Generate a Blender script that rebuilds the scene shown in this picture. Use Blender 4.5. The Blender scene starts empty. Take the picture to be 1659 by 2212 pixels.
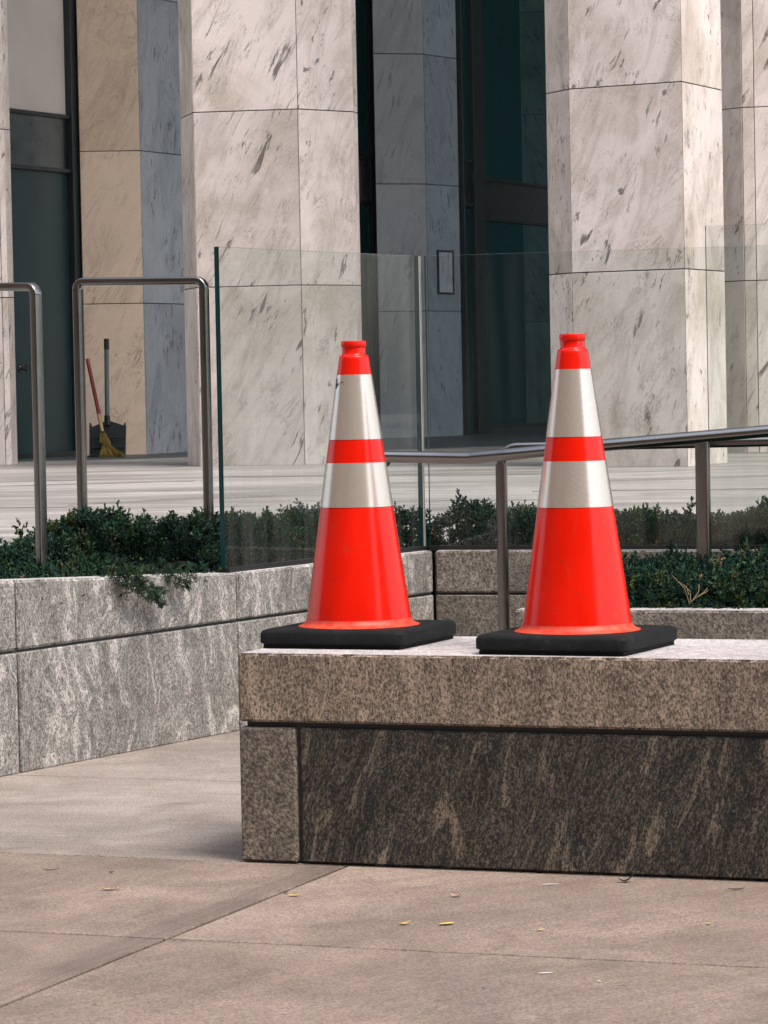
import bpy, math, random
import numpy as np
from mathutils import Vector, Matrix, noise
random.seed(7); rng = np.random.default_rng(7)
SC = bpy.context.scene
COL = SC.collection
PI = math.pi

# ------------------------------------------------------------------ camera
F = 7430.0            # focal length in working pixels (frame 1659 x 2212)
CX, CY = 829.5, 1106.0
EYE = 1.07
PITCH = math.atan2(288.0, F)
ROLL = 0.0195
right0 = Vector((1, 0, 0)); up0 = Vector((0, math.sin(PITCH), math.cos(PITCH)))
FWD = Vector((0, math.cos(PITCH), -math.sin(PITCH)))
RGT = right0 * math.cos(ROLL) - up0 * math.sin(ROLL)
UPV = up0 * math.cos(ROLL) + right0 * math.sin(ROLL)
cam_d = bpy.data.cameras.new('camera'); cam = bpy.data.objects.new('camera', cam_d)
COL.objects.link(cam); SC.camera = cam
cam.matrix_world = Matrix(((RGT.x, UPV.x, -FWD.x, 0), (RGT.y, UPV.y, -FWD.y, 0), (RGT.z, UPV.z, -FWD.z, EYE), (0, 0, 0, 1)))
cam_d.sensor_fit = 'VERTICAL'; cam_d.sensor_height = 32.0
cam_d.lens = 32.0 * F / 2212.0
cam_d.clip_start = 0.05; cam_d.clip_end = 2000
cam_d.dof.use_dof = False

# ------------------------------------------------------------------ light
world = bpy.data.worlds.new('World'); SC.world = world; world.use_nodes = True
nt = world.node_tree; nt.nodes.clear()
SUN_EL, SUN_AZ = math.radians(62), math.radians(135)   # azimuth clockwise from +Y : behind the camera, to the right
sky = nt.nodes.new('ShaderNodeTexSky'); sky.sky_type = 'NISHITA'; sky.sun_disc = False
sky.sun_elevation = SUN_EL; sky.sun_rotation = SUN_AZ
sky.air_density = 1.0; sky.dust_density = 3.0; sky.ozone_density = 1.0
hs = nt.nodes.new('ShaderNodeHueSaturation'); hs.inputs['Saturation'].default_value = 0.62
bg = nt.nodes.new('ShaderNodeBackground'); bg.inputs['Strength'].default_value = 0.15
wo = nt.nodes.new('ShaderNodeOutputWorld')
nt.links.new(sky.outputs[0], hs.inputs['Color']); nt.links.new(hs.outputs[0], bg.inputs['Color']); nt.links.new(bg.outputs[0], wo.inputs[0])
sun_d = bpy.data.lights.new('sun', 'SUN'); sun_d.energy = 1.5; sun_d.angle = math.radians(22); sun_d.color = (1.0, 0.88, 0.79)
sun = bpy.data.objects.new('sun', sun_d); COL.objects.link(sun)
sdir = Vector((math.sin(SUN_AZ) * math.cos(SUN_EL), math.cos(SUN_AZ) * math.cos(SUN_EL), math.sin(SUN_EL)))
sun.rotation_euler = sdir.to_track_quat('Z', 'Y').to_euler(); sun.location = (0, 0, 20)
SC.view_settings.view_transform = 'Standard'; SC.view_settings.look = 'None'
SC.view_settings.exposure = 1.06; SC.view_settings.gamma = 1.0
SC.cycles.use_denoising = True
SC.cycles.max_bounces = 10; SC.cycles.transparent_max_bounces = 16

# ------------------------------------------------------------------ pixel -> world
def ray(u, v):
    return (RGT * ((u - CX) / F) + UPV * ((CY - v) / F) + FWD)
def onz(u, v, z):
    d = ray(u, v); t = (z - EYE) / d.z
    return Vector((d.x * t, d.y * t, z))
def atY(u, v, Y):
    d = ray(u, v); t = Y / d.y
    return Vector((d.x * t, Y, EYE + d.z * t))
def atXpx(u, v, p, ang_dir):
    """plan intersection of the pixel's vertical plane with the line through p along ang_dir"""
    d = ray(u, v)
    # p + s*a = t*d  (plan)
    a = ang_dir; det = a.x * (-d.y) - (-d.x) * a.y
    s = (-p.x * (-d.y) + (-d.x) * -(-p.y) * -1) / det if False else ((-p.x) * (-d.y) - (-d.x) * (-p.y)) / det
    return Vector((p.x + s * a.x, p.y + s * a.y, p.z))
def vdir(deg):     # plan direction: 0 = to the right, positive = receding
    return Vector((math.cos(math.radians(deg)), math.sin(math.radians(deg)), 0))

# ------------------------------------------------------------------ object helpers
def tag(o, label=None, cat=None, group=None, kind=None):
    if label: o['label'] = label
    if cat: o['category'] = cat
    if group: o['group'] = group
    if kind: o['kind'] = kind
    return o
def empty(name, loc, label, cat, group=None):
    o = bpy.data.objects.new(name, None); COL.objects.link(o); o.location = loc
    o.empty_display_size = .1
    return tag(o, label, cat, group)

class MB:
    def __init__(s): s.v = []; s.f = []; s.m = []; s.pid = []; s.sm = []
    def poly(s, pts, faces, mi=0, pid=None, smooth=False):
        b = len(s.v); s.v += [tuple(p) for p in pts]
        pid = pid or (0, 0, 0)
        for f in faces:
            s.f.append([b + i for i in f]); s.m.append(mi); s.pid.append(pid); s.sm.append(smooth)
    def hexa(s, o, ax, ay, az, mi=0, pid=None):
        o = Vector(o); P = [o, o + ax, o + ax + ay, o + ay]; P += [p + az for p in P]
        if ax.cross(ay).dot(az) < 0: F_ = [(0, 1, 2, 3), (7, 6, 5, 4), (4, 5, 1, 0), (5, 6, 2, 1), (6, 7, 3, 2), (7, 4, 0, 3)]
        else: F_ = [(3, 2, 1, 0), (4, 5, 6, 7), (0, 1, 5, 4), (1, 2, 6, 5), (2, 3, 7, 6), (3, 0, 4, 7)]
        s.poly(P, F_, mi, pid)
    def prism(s, plan, z0, z1, mi=0, pid=None):
        n = len(plan); area = sum(plan[i].x * plan[(i + 1) % n].y - plan[(i + 1) % n].x * plan[i].y for i in range(n))
        if area < 0: plan = plan[::-1]
        P = [(p.x, p.y, z0) for p in plan] + [(p.x, p.y, z1) for p in plan]
        s.poly(P, [tuple(range(n))[::-1], tuple(range(n, 2 * n))] + [(i, (i + 1) % n, n + (i + 1) % n, n + i) for i in range(n)], mi, pid)
    def lathe(s, prof, c, n=64, mi=0, axis=None, caps=True):
        c = Vector(c); z = (axis or Vector((0, 0, 1))).normalized()
        x = z.orthogonal().normalized(); y = z.cross(x); P = []
        for r, h in prof:
            for k in range(n):
                a = 2 * PI * k / n; P.append(c + x * (r * math.cos(a)) + y * (r * math.sin(a)) + z * h)
        fs = []
        for i in range(len(prof) - 1):
            for k in range(n):
                k2 = (k + 1) % n; fs.append((i * n + k, i * n + k2, (i + 1) * n + k2, (i + 1) * n + k))
        s.poly(P, fs, mi, smooth=True)
        if caps:
            b = len(P); s.poly([P[k] for k in range(n)], [tuple(range(n))[::-1]], mi)
            s.poly([P[b - n + k] for k in range(n)], [tuple(range(n))], mi)
    def sweep(s, path, section, side, mi=0, smooth=True):
        """sweep a closed 2-D section (across, up) along path; 'side' is the constant across axis"""
        n = len(section); P = []
        for i, p in enumerate(path):
            t = (path[min(i + 1, len(path) - 1)] - path[max(i - 1, 0)]).normalized()
            if side is None: sd = t.cross(Vector((0, 0, 1))).normalized(); up = sd.cross(t).normalized()
            else: sd = side.normalized(); up = sd.cross(t).normalized()
            for a, b in section: P.append(p + sd * a + up * b)
        fs = []
        for i in range(len(path) - 1):
            for k in range(n):
                k2 = (k + 1) % n; fs.append((i * n + k, (i + 1) * n + k, (i + 1) * n + k2, i * n + k2))
        s.poly(P, fs, mi, smooth=smooth)
        s.poly(P[:n], [tuple(range(n))], mi); s.poly(P[-n:], [tuple(range(n))[::-1]], mi)
    def build(s, name, mats, parent=None, base=None, bevel=0, smooth_angle=None):
        if not isinstance(mats, (list, tuple)): mats = [mats]
        V = np.array(s.v, dtype=float)
        if parent is not None: off = np.array(parent.location[:])
        elif base is not None: off = np.array(base[:])
        else: off = np.array([V[:, 0].mean(), V[:, 1].mean(), V[:, 2].min()])
        me = bpy.data.meshes.new(name); me.from_pydata([tuple(p) for p in (V - off)], [], s.f)
        for m in mats: me.materials.append(m)
        me.polygons.foreach_set('material_index', s.m); me.polygons.foreach_set('use_smooth', s.sm)
        at = me.attributes.new('pid', 'FLOAT_COLOR', 'FACE')
        at.data.foreach_set('color', [c for p in s.pid for c in (p[0], p[1], p[2], 1)])
        me.update()
        if any(s.sm): me.set_sharp_from_angle(angle=math.radians(38))
        o = bpy.data.objects.new(name, me); COL.objects.link(o)
        if parent is not None: o.parent = parent
        else: o.location = off
        if bevel:
            b = o.modifiers.new('bevel', 'BEVEL'); b.width = bevel; b.segments = 2; b.limit_method = 'ANGLE'; b.angle_limit = 0.6
        return o
def sub(name, mb, mats, parent_part, **k):
    """a sub-part: parent_part's mesh space equals its root's location"""
    root = parent_part.parent
    o = mb.build(name, mats, parent=root, **k) if root else mb.build(name, mats, parent=parent_part, **k)
    o.parent = parent_part
    return o
def rpid(): return (random.random(), random.random(), random.random())
def rrect(w, h, r, n=4):
    P = []
    for cx, cy, a0 in ((w / 2 - r, h / 2 - r, 0), (-w / 2 + r, h / 2 - r, PI / 2), (-w / 2 + r, -h / 2 + r, PI), (w / 2 - r, -h / 2 + r, 1.5 * PI)):
        for k in range(n + 1):
            a = a0 + PI / 2 * k / n; P.append((cx + r * math.cos(a), cy + r * math.sin(a)))
    return P

# ------------------------------------------------------------------ materials
class NM:
    def __init__(s, name, rough=.6, metal=0):
        s.m = bpy.data.materials.new(name); s.m.use_nodes = True; s.t = s.m.node_tree
        s.b = s.t.nodes['Principled BSDF']; s.b.inputs['Roughness'].default_value = rough; s.b.inputs['Metallic'].default_value = metal
    def n(s, ty, **kw):
        nd = s.t.nodes.new(ty)
        for k, v in kw.items():
            if k in nd.inputs: nd.inputs[k].default_value = v
            else: setattr(nd, k, v)
        return nd
    def l(s, a, b): s.t.links.new(a, b)
    def coord(s, pidscale=7.3, kind='Object'):
        tc = s.n('ShaderNodeTexCoord'); at = s.n('ShaderNodeAttribute', attribute_name='pid')
        sc = s.n('ShaderNodeVectorMath', operation='SCALE'); sc.inputs['Scale'].default_value = pidscale
        s.l(at.outputs['Vector'], sc.inputs[0])
        ad = s.n('ShaderNodeVectorMath', operation='ADD'); s.l(tc.outputs[kind], ad.inputs[0]); s.l(sc.outputs[0], ad.inputs[1])
        s.pid = at; return ad.outputs[0]
    def map(s, vec, rot=(0, 0, 0), scale=(1, 1, 1), loc=(0, 0, 0)):
        a = s.n('ShaderNodeMapping', vector_type='POINT'); a.inputs['Rotation'].default_value = rot
        s.l(vec, a.inputs['Vector'])
        b = s.n('ShaderNodeMapping'); b.inputs['Scale'].default_value = scale; b.inputs['Location'].default_value = loc
        s.l(a.outputs[0], b.inputs['Vector']); return b.outputs[0]
    def noise(s, vec, scale, detail=4, rough=.55, dist=0, out='Fac'):
        nd = s.n('ShaderNodeTexNoise'); nd.inputs['Scale'].default_value = scale; nd.inputs['Detail'].default_value = detail
        nd.inputs['Roughness'].default_value = rough; nd.inputs['Distortion'].default_value = dist
        s.l(vec, nd.inputs['Vector']); return nd.outputs[out]
    def ramp(s, fac, stops, interp='LINEAR'):
        r = s.n('ShaderNodeValToRGB'); cr = r.color_ramp; cr.interpolation = interp
        while len(cr.elements) > 1: cr.elements.remove(cr.elements[-1])
        cr.elements[0].position = stops[0][0]; c = stops[0][1]; cr.elements[0].color = (*c, 1) if isinstance(c, tuple) else (c, c, c, 1)
        for p, c in stops[1:]:
            e = cr.elements.new(p); e.color = (*c, 1) if isinstance(c, tuple) else (c, c, c, 1)
        s.l(fac, r.inputs[0]); return r.outputs[0]
    def mix(s, fac, a, b, blend='MIX'):
        m = s.n('ShaderNodeMix', data_type='RGBA', blend_type=blend)
        for val, sock in ((fac, m.inputs[0]), (a, m.inputs[6]), (b, m.inputs[7])):
            if isinstance(val, (int, float)): sock.default_value = val if sock == m.inputs[0] else (val, val, val, 1)
            elif isinstance(val, tuple): sock.default_value = (*val, 1)
            else: s.l(val, sock)
        return m.outputs[2]
    def math(s, op, a, b=0.0, clamp=False):
        m = s.n('ShaderNodeMath', operation=op); m.use_clamp = clamp
        for v, i in ((a, 0), (b, 1)):
            if isinstance(v, (int, float)): m.inputs[i].default_value = v
            else: s.l(v, m.inputs[i])
        return m.outputs[0]
    def color(s, c):
        if isinstance(c, tuple): s.b.inputs['Base Color'].default_value = (*c, 1)
        else: s.l(c, s.b.inputs['Base Color'])
    def bump(s, h, strength=.3, dist=.002):
        b = s.n('ShaderNodeBump'); b.inputs['Strength'].default_value = strength; b.inputs['Distance'].default_value = dist
        s.l(h, b.inputs['Height']); s.l(b.outputs[0], s.b.inputs['Normal'])

def marble(name, base=(.60, .54, .52), stain=(.47, .40, .33), vein=(.20, .19, .18), tilt=.45, vein_amt=.75, stain_amt=.6, thr=.62, tint_var=.24):
    M = NM(name, .42); v = M.coord(9.0)
    big = M.noise(v, 1.3, 5, .6, .6)
    stn = M.ramp(big, [(.42, 0.0), (.68, 1.0)])
    col = M.mix(M.math('MULTIPLY', stn, stain_amt), base, stain)
    # soft cloudy grey
    cl = M.noise(M.map(v, (0, -tilt, 0), (3.0, 3.0, .7)), 1.4, 8, .68, 1.6)
    col = M.mix(M.math('MULTIPLY', M.ramp(cl, [(.48, 0.), (.68, 1.)]), .48), col, tuple(x * .62 for x in stain))
    # fine steep streaks, in broken dashes
    st = M.noise(M.map(v, (0, -tilt, 0), (10, 10, 1.5)), 2.0, 5, .66, .7)
    brk = M.noise(v, 2.3, 2, .5, 0.2)
    s1 = M.ramp(st, [(thr - .02, 0.), (thr + .03, 1.)])
    s2 = M.math('MULTIPLY', s1, M.ramp(brk, [(.46, 0.), (.55, 1.)]))
    col = M.mix(M.math('MULTIPLY', s2, vein_amt), col, vein)
    # long hair cracks
    hc = M.noise(M.map(v, (0, -tilt * 1.3, 0), (2.6, 2.6, .7)), 1.1, 7, .72, 1.8)
    h = M.ramp(hc, [(.487, 0.), (.497, 1.), (.503, 1.), (.513, 0.)])
    col = M.mix(M.math('MULTIPLY', M.math('MULTIPLY', h, M.ramp(M.noise(v, 3.1, 3), [(.45, 0.), (.6, 1.)])), .55), col, tuple(x * 1.6 for x in vein))
    fine = M.noise(v, 60, 3, .6)
    col = M.mix(.16, col, M.ramp(fine, [(.3, .25), (.7, .9)]), 'OVERLAY')
    # slab to slab difference
    sep = M.n('ShaderNodeSeparateColor'); M.l(M.pid.outputs['Color'], sep.inputs[0])
    g = M.math('ADD', M.math('MULTIPLY', sep.outputs[0], tint_var), 1 - tint_var * .6)
    gc = M.n('ShaderNodeCombineColor'); M.l(g, gc.inputs[0]); M.l(g, gc.inputs[1]); M.l(g, gc.inputs[2])
    col = M.mix(1.0, col, gc.outputs[0], 'MULTIPLY')
    M.color(col); M.bump(fine, .08, .001); return M.m

def granite(name, dark, mid, light, vein, vein_amt=.6, tilt=.2, speck=90, patch=.5, stretch=.35, vlo=.60, warp=.30, vs=8):
    M = NM(name, .62); v = M.coord(5.0)
    sp = M.noise(M.map(v, (0, tilt, 0), (1, 1, .62)), speck * 1.7, 3, .75, .4)
    col = M.ramp(sp, [(.38, dark), (.5, mid), (.61, light)])
    sp2 = M.noise(v, speck * .55, 3, .7)
    col = M.mix(.45, col, M.ramp(sp2, [(.38, .22), (.62, .82)]), 'OVERLAY')
    # patches of light and dark mineral
    pt = M.noise(M.map(v, (0, tilt, 0), (2.2, 2.2, 1.0)), 1.7, 6, .62, 1.6)
    col = M.mix(M.math('MULTIPLY', M.ramp(pt, [(.36, 1.), (.5, 0.)]), patch), col, tuple(x * .9 for x in dark))
    # swirling streaks
    wr = M.noise(v, 2.6, 3, .5, 0, 'Color')
    wsc = M.n('ShaderNodeVectorMath', operation='SCALE'); wsc.inputs['Scale'].default_value = warp; M.l(wr, wsc.inputs[0]); lf = M.noise(M.map(v, (0, tilt, 0), (3.5, 3.5, .5)), 1.3, 4, .6, .6)
    va = M.n('ShaderNodeVectorMath', operation='ADD'); M.l(v, va.inputs[0]); M.l(wsc.outputs[0], va.inputs[1])
    vn = M.noise(M.map(va.outputs[0], (0, tilt, 0), (vs, vs, vs * stretch * .45)), 1.5, 8, .72, 1.1)
    vf = M.ramp(vn, [(vlo - .045, 0.), (vlo + .03, 1.)])
    grit = M.ramp(sp, [(.40, .1), (.53, 1.)])
    col = M.mix(M.math('MULTIPLY', M.math('MULTIPLY', vf, grit), vein_amt), col, vein)
    col = M.mix(.5, col, M.ramp(lf, [(.32, .30), (.68, .70)]), 'OVERLAY')
    r2 = M.ramp(vn, [(.455, 0.), (.475, 1.), (.485, 1.), (.505, 0.)])
    col = M.mix(M.math('MULTIPLY', M.math('MULTIPLY', r2, grit), vein_amt * .45), col, vein)
    M.color(col); M.bump(sp, .35, .0015); return M.m

M_marble = marble('marble_warm_white', base=(.79, .705, .65), stain=(.42, .355, .28), vein=(.13, .115, .10), vein_amt=.9, stain_amt=.7, thr=.605)
M_marble_beige = marble('marble_beige', base=(.86, .67, .50), stain=(.70, .52, .36), vein=(.20, .15, .11), stain_amt=.5, vein_amt=.6, thr=.65)
M_marble_skytint = marble('marble_skytint_grey', base=(.44, .46, .48), stain=(.30, .32, .34), vein=(.07, .09, .12), tilt=.3, thr=.58, vein_amt=.7)  # blue of the reflected sky painted into the marble colour
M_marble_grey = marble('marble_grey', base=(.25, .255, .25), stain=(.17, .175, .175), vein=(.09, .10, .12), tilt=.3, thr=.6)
M_marble_cool = marble('marble_cool_white', base=(.66, .66, .73), stain=(.52, .54, .62), vein=(.34, .36, .44), stain_amt=.35, vein_amt=.5)
M_gr_top = granite('granite_skylit_top', (.22, .205, .20), (.41, .385, .38), (.54, .51, .51), (.57, .53, .52), .3, speck=120, patch=.12)  # skylight on upward faces painted in as a paler granite
M_joint = NM('dark_stone_joint', .8); M_joint.color((.045, .05, .05)); M_joint = M_joint.m
M_gr_left = granite('granite_light_grey', (.055, .056, .048), (.165, .157, .138), (.32, .303, .272), (.58, .54, .50), .85, tilt=.22, speck=125, patch=.40, vlo=.555, warp=.45, vs=9)
M_gr_cap = granite('granite_brown_cap', (.042, .034, .025), (.165, .130, .098), (.35, .28, .215), (.45, .355, .275), .9, tilt=.12, speck=135, patch=.25, vlo=.565, warp=.2)
M_gr_dark = granite('granite_dark', (.002, .004, .004), (.007, .010, .009), (.085, .074, .056), (.25, .20, .145), .85, tilt=-.30, speck=130, patch=.45, vlo=.57, warp=.13, vs=10.5)
M_gr_mid = granite('granite_brown_grey', (.045, .04, .032), (.13, .108, .085), (.27, .23, .185), (.36, .29, .23), .6, tilt=.9, speck=105, patch=.35)
M_gr_wall = granite('granite_tan', (.05, .044, .034), (.15, .13, .105), (.28, .25, .21), (.36, .31, .27), .6, tilt=.9, speck=100, patch=.35)

def concrete(name, a, b, streak, line_dir=0.0, stain_line=None):
    M = NM(name, .75); v = M.coord(3.0)
    fine = M.noise(v, 170, 3, .65); med = M.noise(v, 3.2, 6, .62, .8)
    col = M.mix(M.ramp(med, [(.34, 0.), (.66, 1.)]), a, b)
    # broom finish
    br = M.noise(M.map(v, (0, 0, line_dir), (1.2, 34, 1)), 1.6, 5, .7, .2)
    col = M.mix(.20, col, M.ramp(br, [(.3, .22), (.7, .80)]), 'OVERLAY')
    big_ = M.noise(v, .9, 5, .65, .8); col = M.mix(.45, col, M.ramp(big_, [(.35, .28), (.65, .72)]), 'OVERLAY')
    gum = M.noise(v, 22, 2, .5, .3); col = M.mix(M.math('MULTIPLY', M.ramp(gum, [(.735, 0.), (.75, 1.)]), .5), col, tuple(x * .4 for x in streak))
    blot = M.noise(M.map(v, (0, 0, line_dir), (1.0, 2.6, 1)), 2.1, 6, .66, 1.1)
    col = M.mix(M.math('MULTIPLY', M.ramp(blot, [(.56, 0.), (.72, 1.)]), .55), col, streak)
    sp = M.noise(M.map(v, (0, 0, line_dir), (1.0, 2.0, 1)), 9, 4, .7, .3)
    col = M.mix(M.math('MULTIPLY', M.ramp(sp, [(.64, 0.), (.70, 1.)]), .35), col, tuple(x * .62 for x in streak))
    col = M.mix(.5, col, M.ramp(fine, [(.40, .18), (.60, .82)]), 'OVERLAY')
    if stain_line:
        nx, ny, c0 = stain_line      # dirt washed along the open joint
        tc_ = M.n('ShaderNodeTexCoord'); dt = M.n('ShaderNodeVectorMath', operation='DOT_PRODUCT'); dt.inputs[1].default_value = (nx, ny, 0); M.l(tc_.outputs['Object'], dt.inputs[0])
        wob = M.noise(M.map(v, (0, 0, math.radians(-70)), (.5, 7, 1)), 2.2, 5, .7)
        dd_ = M.math('ADD', M.math('ADD', dt.outputs['Value'], -c0), M.math('MULTIPLY', M.math('ADD', wob, -.5), .16))
        f_ = M.ramp(M.math('ADD', M.math('MULTIPLY', dd_, 2.0), .5), [(.28, 0.), (.36, .75), (.40, .3), (.43, .85), (.455, .25), (.49, .55), (.52, .0)])
        col = M.mix(M.math('MULTIPLY', f_, .6), col, (.085, .060, .048))
    M.color(col); M.bump(fine, .3, .001); return M.m
_q0, _q1 = onz(0, 2173, 0), onz(341, 2035, 0); _ld = (_q1 - _q0).normalized(); _n = Vector((_ld.y, -_ld.x, 0)); _c = (_q1 - Vector((0, 6, 0))).dot(_n)
M_pave_tan = concrete('paving_tan', (.175, .134, .106), (.245, .191, .156), (.105, .080, .063), math.radians(-42))
M_pave_tan2 = concrete('paving_tan_dirty', (.155, .120, .096), (.235, .182, .148), (.085, .066, .053), math.radians(-65), (_n.x, _n.y, _c))
M_pave_light = concrete('paving_light', (.185, .155, .130), (.275, .238, .208), (.12, .098, .078), math.radians(18))
M_soil = NM('soil', .9); vv = M_soil.coord(0); M_soil.color(M_soil.ramp(M_soil.noise(vv, 25, 4), [(.3, (.006, .006, .005)), (.7, (.03, .022, .015))])); M_soil = M_soil.m

# terrace floor: pale marble with long bands
T_ = NM('terrace_marble', .5); v = T_.coord(4.0)
bd = T_.noise(T_.map(v, (0, 0, math.radians(-4)), (.25, 1.0, 1)), 1.3, 8, .68, .9)
c = T_.ramp(bd, [(.33, (.13, .125, .112)), (.43, (.215, .205, .19)), (.51, (.30, .285, .27)), (.58, (.39, .37, .355)), (.68, (.18, .17, .155))])
b2 = T_.noise(T_.map(v, (0, 0, math.radians(5)), (.5, 6.0, 1)), 2.0, 6, .7, .4)
c = T_.mix(.45, c, T_.ramp(b2, [(.35, .25), (.65, .85)]), 'OVERLAY')
T_.color(c); M_terrace = T_.m

def plain(name, col, rough=.5, metal=0, var=.15, scale=8, bump=0):
    M = NM(name, rough, metal); v = M.coord(0)
    nz = M.noise(v, scale, 4, .6)
    M.color(M.ramp(nz, [(.3, tuple(x * (1 - var) for x in col)), (.7, tuple(min(1, x * (1 + var)) for x in col))]))
    if bump: M.bump(nz, bump, .002)
    return M.m
def steel(name, col=(.42, .40, .38), rough=.3):
    M = NM(name, rough, 1.0); v = M.coord(0)
    nz = M.noise(v, 9, 3, .6)
    M.color(M.ramp(nz, [(.3, tuple(x * .88 for x in col)), (.7, col)]))
    M.l(M.ramp(nz, [(.3, rough * .9), (.7, rough * 1.15)]), M.b.inputs['Roughness']); return M.m
M_steel = steel('brushed_steel', (.29, .285, .275), .2)
M_bronze = steel('dark_steel_frame', (.085, .09, .088), .38)
M_spandrel = steel('spandrel_steel', (.17, .20, .21), .30)
M_frame = plain('window_frame_dark', (.018, .026, .027), .4)
G2 = bpy.data.materials.new('window_glass'); G2.use_nodes = True; t = G2.node_tree; t.nodes.clear()
tr = t.nodes.new('ShaderNodeBsdfTransparent'); tr.inputs[0].default_value = (.40, .72, .72, 1)
gl = t.nodes.new('ShaderNodeBsdfGlossy'); gl.inputs['Roughness'].default_value = .015; gl.inputs[0].default_value = (.75, .95, .95, 1)
lw = t.nodes.new('ShaderNodeLayerWeight'); lw.inputs[0].default_value = .6
mx = t.nodes.new('ShaderNodeMixShader'); t.links.new(lw.outputs['Fresnel'], mx.inputs[0]); t.links.new(tr.outputs[0], mx.inputs[1]); t.links.new(gl.outputs[0], mx.inputs[2])
dg = t.nodes.new('ShaderNodeBsdfDiffuse'); dg.inputs[0].default_value = (.02, .13, .14, 1)
mx2 = t.nodes.new('ShaderNodeMixShader'); mx2.inputs[0].default_value = .22; t.links.new(mx.outputs[0], mx2.inputs[1]); t.links.new(dg.outputs[0], mx2.inputs[2])
ou = t.nodes.new('ShaderNodeOutputMaterial'); t.links.new(mx2.outputs[0], ou.inputs[0]); M_wglass = G2
M_door = plain('door_panel_teal', (.014, .042, .048), .35, 0, .15, 3)
M_blind = plain('pale_window_panel', (.62, .56, .50), .6, 0, .06, 2)
M_channel = plain('black_channel', (.006, .007, .007), .5)
M_seal = plain('glass_seam_seal', (.34, .35, .31), .35)

# guard glass
def guard_glass(name, dirt):
    G = bpy.data.materials.new(name); G.use_nodes = True; t = G.node_tree; t.nodes.clear()
    tr = t.nodes.new('ShaderNodeBsdfTransparent'); tr.inputs[0].default_value = (.95, .97, .96, 1)
    gl = t.nodes.new('ShaderNodeBsdfGlossy'); gl.inputs['Roughness'].default_value = .01; gl.inputs[0].default_value = (.6, .6, .6, 1)
    fr = t.nodes.new('ShaderNodeFresnel'); ge = t.nodes.new('ShaderNodeNewGeometry'); io = t.nodes.new('ShaderNodeMapRange'); io.inputs[3].default_value = 1.5; io.inputs[4].default_value = 1 / 1.5
    t.links.new(ge.outputs['Backfacing'], io.inputs[0]); t.links.new(io.outputs[0], fr.inputs[0])
    mx = t.nodes.new('ShaderNodeMixShader'); t.links.new(fr.outputs[0], mx.inputs[0]); t.links.new(tr.outputs[0], mx.inputs[1]); t.links.new(gl.outputs[0], mx.inputs[2])
    df = t.nodes.new('ShaderNodeBsdfDiffuse'); df.inputs[0].default_value = (.50, .50, .46, 1)
    tc = t.nodes.new('ShaderNodeTexCoord'); mp = t.nodes.new('ShaderNodeMapping'); mp.inputs['Scale'].default_value = (22, 22, 1.3)
    ns = t.nodes.new('ShaderNodeTexNoise'); ns.inputs['Scale'].default_value = 1.0; ns.inputs['Detail'].default_value = 5
    t.links.new(tc.outputs['Object'], mp.inputs[0]); t.links.new(mp.outputs[0], ns.inputs['Vector'])
    mr = t.nodes.new('ShaderNodeMapRange'); mr.inputs[1].default_value = .40; mr.inputs[2].default_value = .75; mr.inputs[3].default_value = 0.0; mr.inputs[4].default_value = dirt
    t.links.new(ns.outputs['Fac'], mr.inputs[0])
    mx2 = t.nodes.new('ShaderNodeMixShader'); t.links.new(mr.outputs[0], mx2.inputs[0]); t.links.new(mx.outputs[0], mx2.inputs[1]); t.links.new(df.outputs[0], mx2.inputs[2])
    ou = t.nodes.new('ShaderNodeOutputMaterial'); t.links.new(mx2.outputs[0], ou.inputs[0]); return G
M_glass = guard_glass('guard_glass', .018); M_glass_d = guard_glass('guard_glass_streaky', .055)
M_gedge = NM('glass_edge_teal', .15); M_gedge.color((.004, .040, .045)); M_gedge = M_gedge.m
M_gtop = NM('glass_edge_top', .25); M_gtop.color((.30, .38, .34)); M_gtop = M_gtop.m

# cones
O = NM('cone_orange_plastic', .28); v = O.coord(0)
nz = O.noise(O.map(v, (0, 0, 0), (1, 1, .25)), 14, 5, .6)
oc = O.ramp(nz, [(.3, (.66, .008, .001)), (.7, (.80, .011, .002))])
du = O.noise(O.map(v, (0, .5, 0), (1, 1, .4)), 30, 8, .75, .6); oc = O.mix(O.math('MULTIPLY', O.ramp(du, [(.58, 0.), (.70, 1.)]), .45), oc, (.42, .06, .03))
sc_ = O.noise(O.map(v, (.4, .3, 0), (1, 1, 14)), 9, 3, .6, .2); oc = O.mix(O.math('MULTIPLY', O.ramp(sc_, [(.66, 0.), (.70, 1.)]), .5), oc, (.20, .03, .02))
O.color(oc); O.b.inputs['Specular IOR Level'].default_value = .22; O.b.inputs['Coat Weight'].default_value = .22; O.b.inputs['Coat Roughness'].default_value = .12
O.l(O.ramp(nz, [(.3, .16), (.7, .30)]), O.b.inputs['Roughness']); M_orange = O.m
OF = NM('cone_flare_scuffed', .5); v = OF.coord(0); OF.color(OF.ramp(OF.noise(v, 60, 4), [(.35, (.66, .025, .006)), (.7, (.55, .09, .04))])); M_flare = OF.m
Cc = NM('retroreflective_sleeve', .24, .65); v = Cc.coord(0)
cr1 = Cc.n('ShaderNodeTexWave', wave_type='BANDS', bands_direction='DIAGONAL'); cr1.inputs['Scale'].default_value = 60; cr1.inputs['Distortion'].default_value = .6; Cc.l(v, cr1.inputs['Vector'])
nz = Cc.noise(v, 120, 3, .6)
Cc.color(Cc.mix(Cc.ramp(nz, [(.35, 0.), (.65, 1.)]), (.66, .59, .51), (.70, .63, .55)))
Cc.bump(cr1.outputs['Fac'], .16, .0005); Cc.b.inputs['Coat Weight'].default_value = .4; M_collar = Cc.m
R_ = NM('black_rubber', .75); v = R_.coord(0); nz = R_.noise(v, 18, 6, .7, .5)
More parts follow.
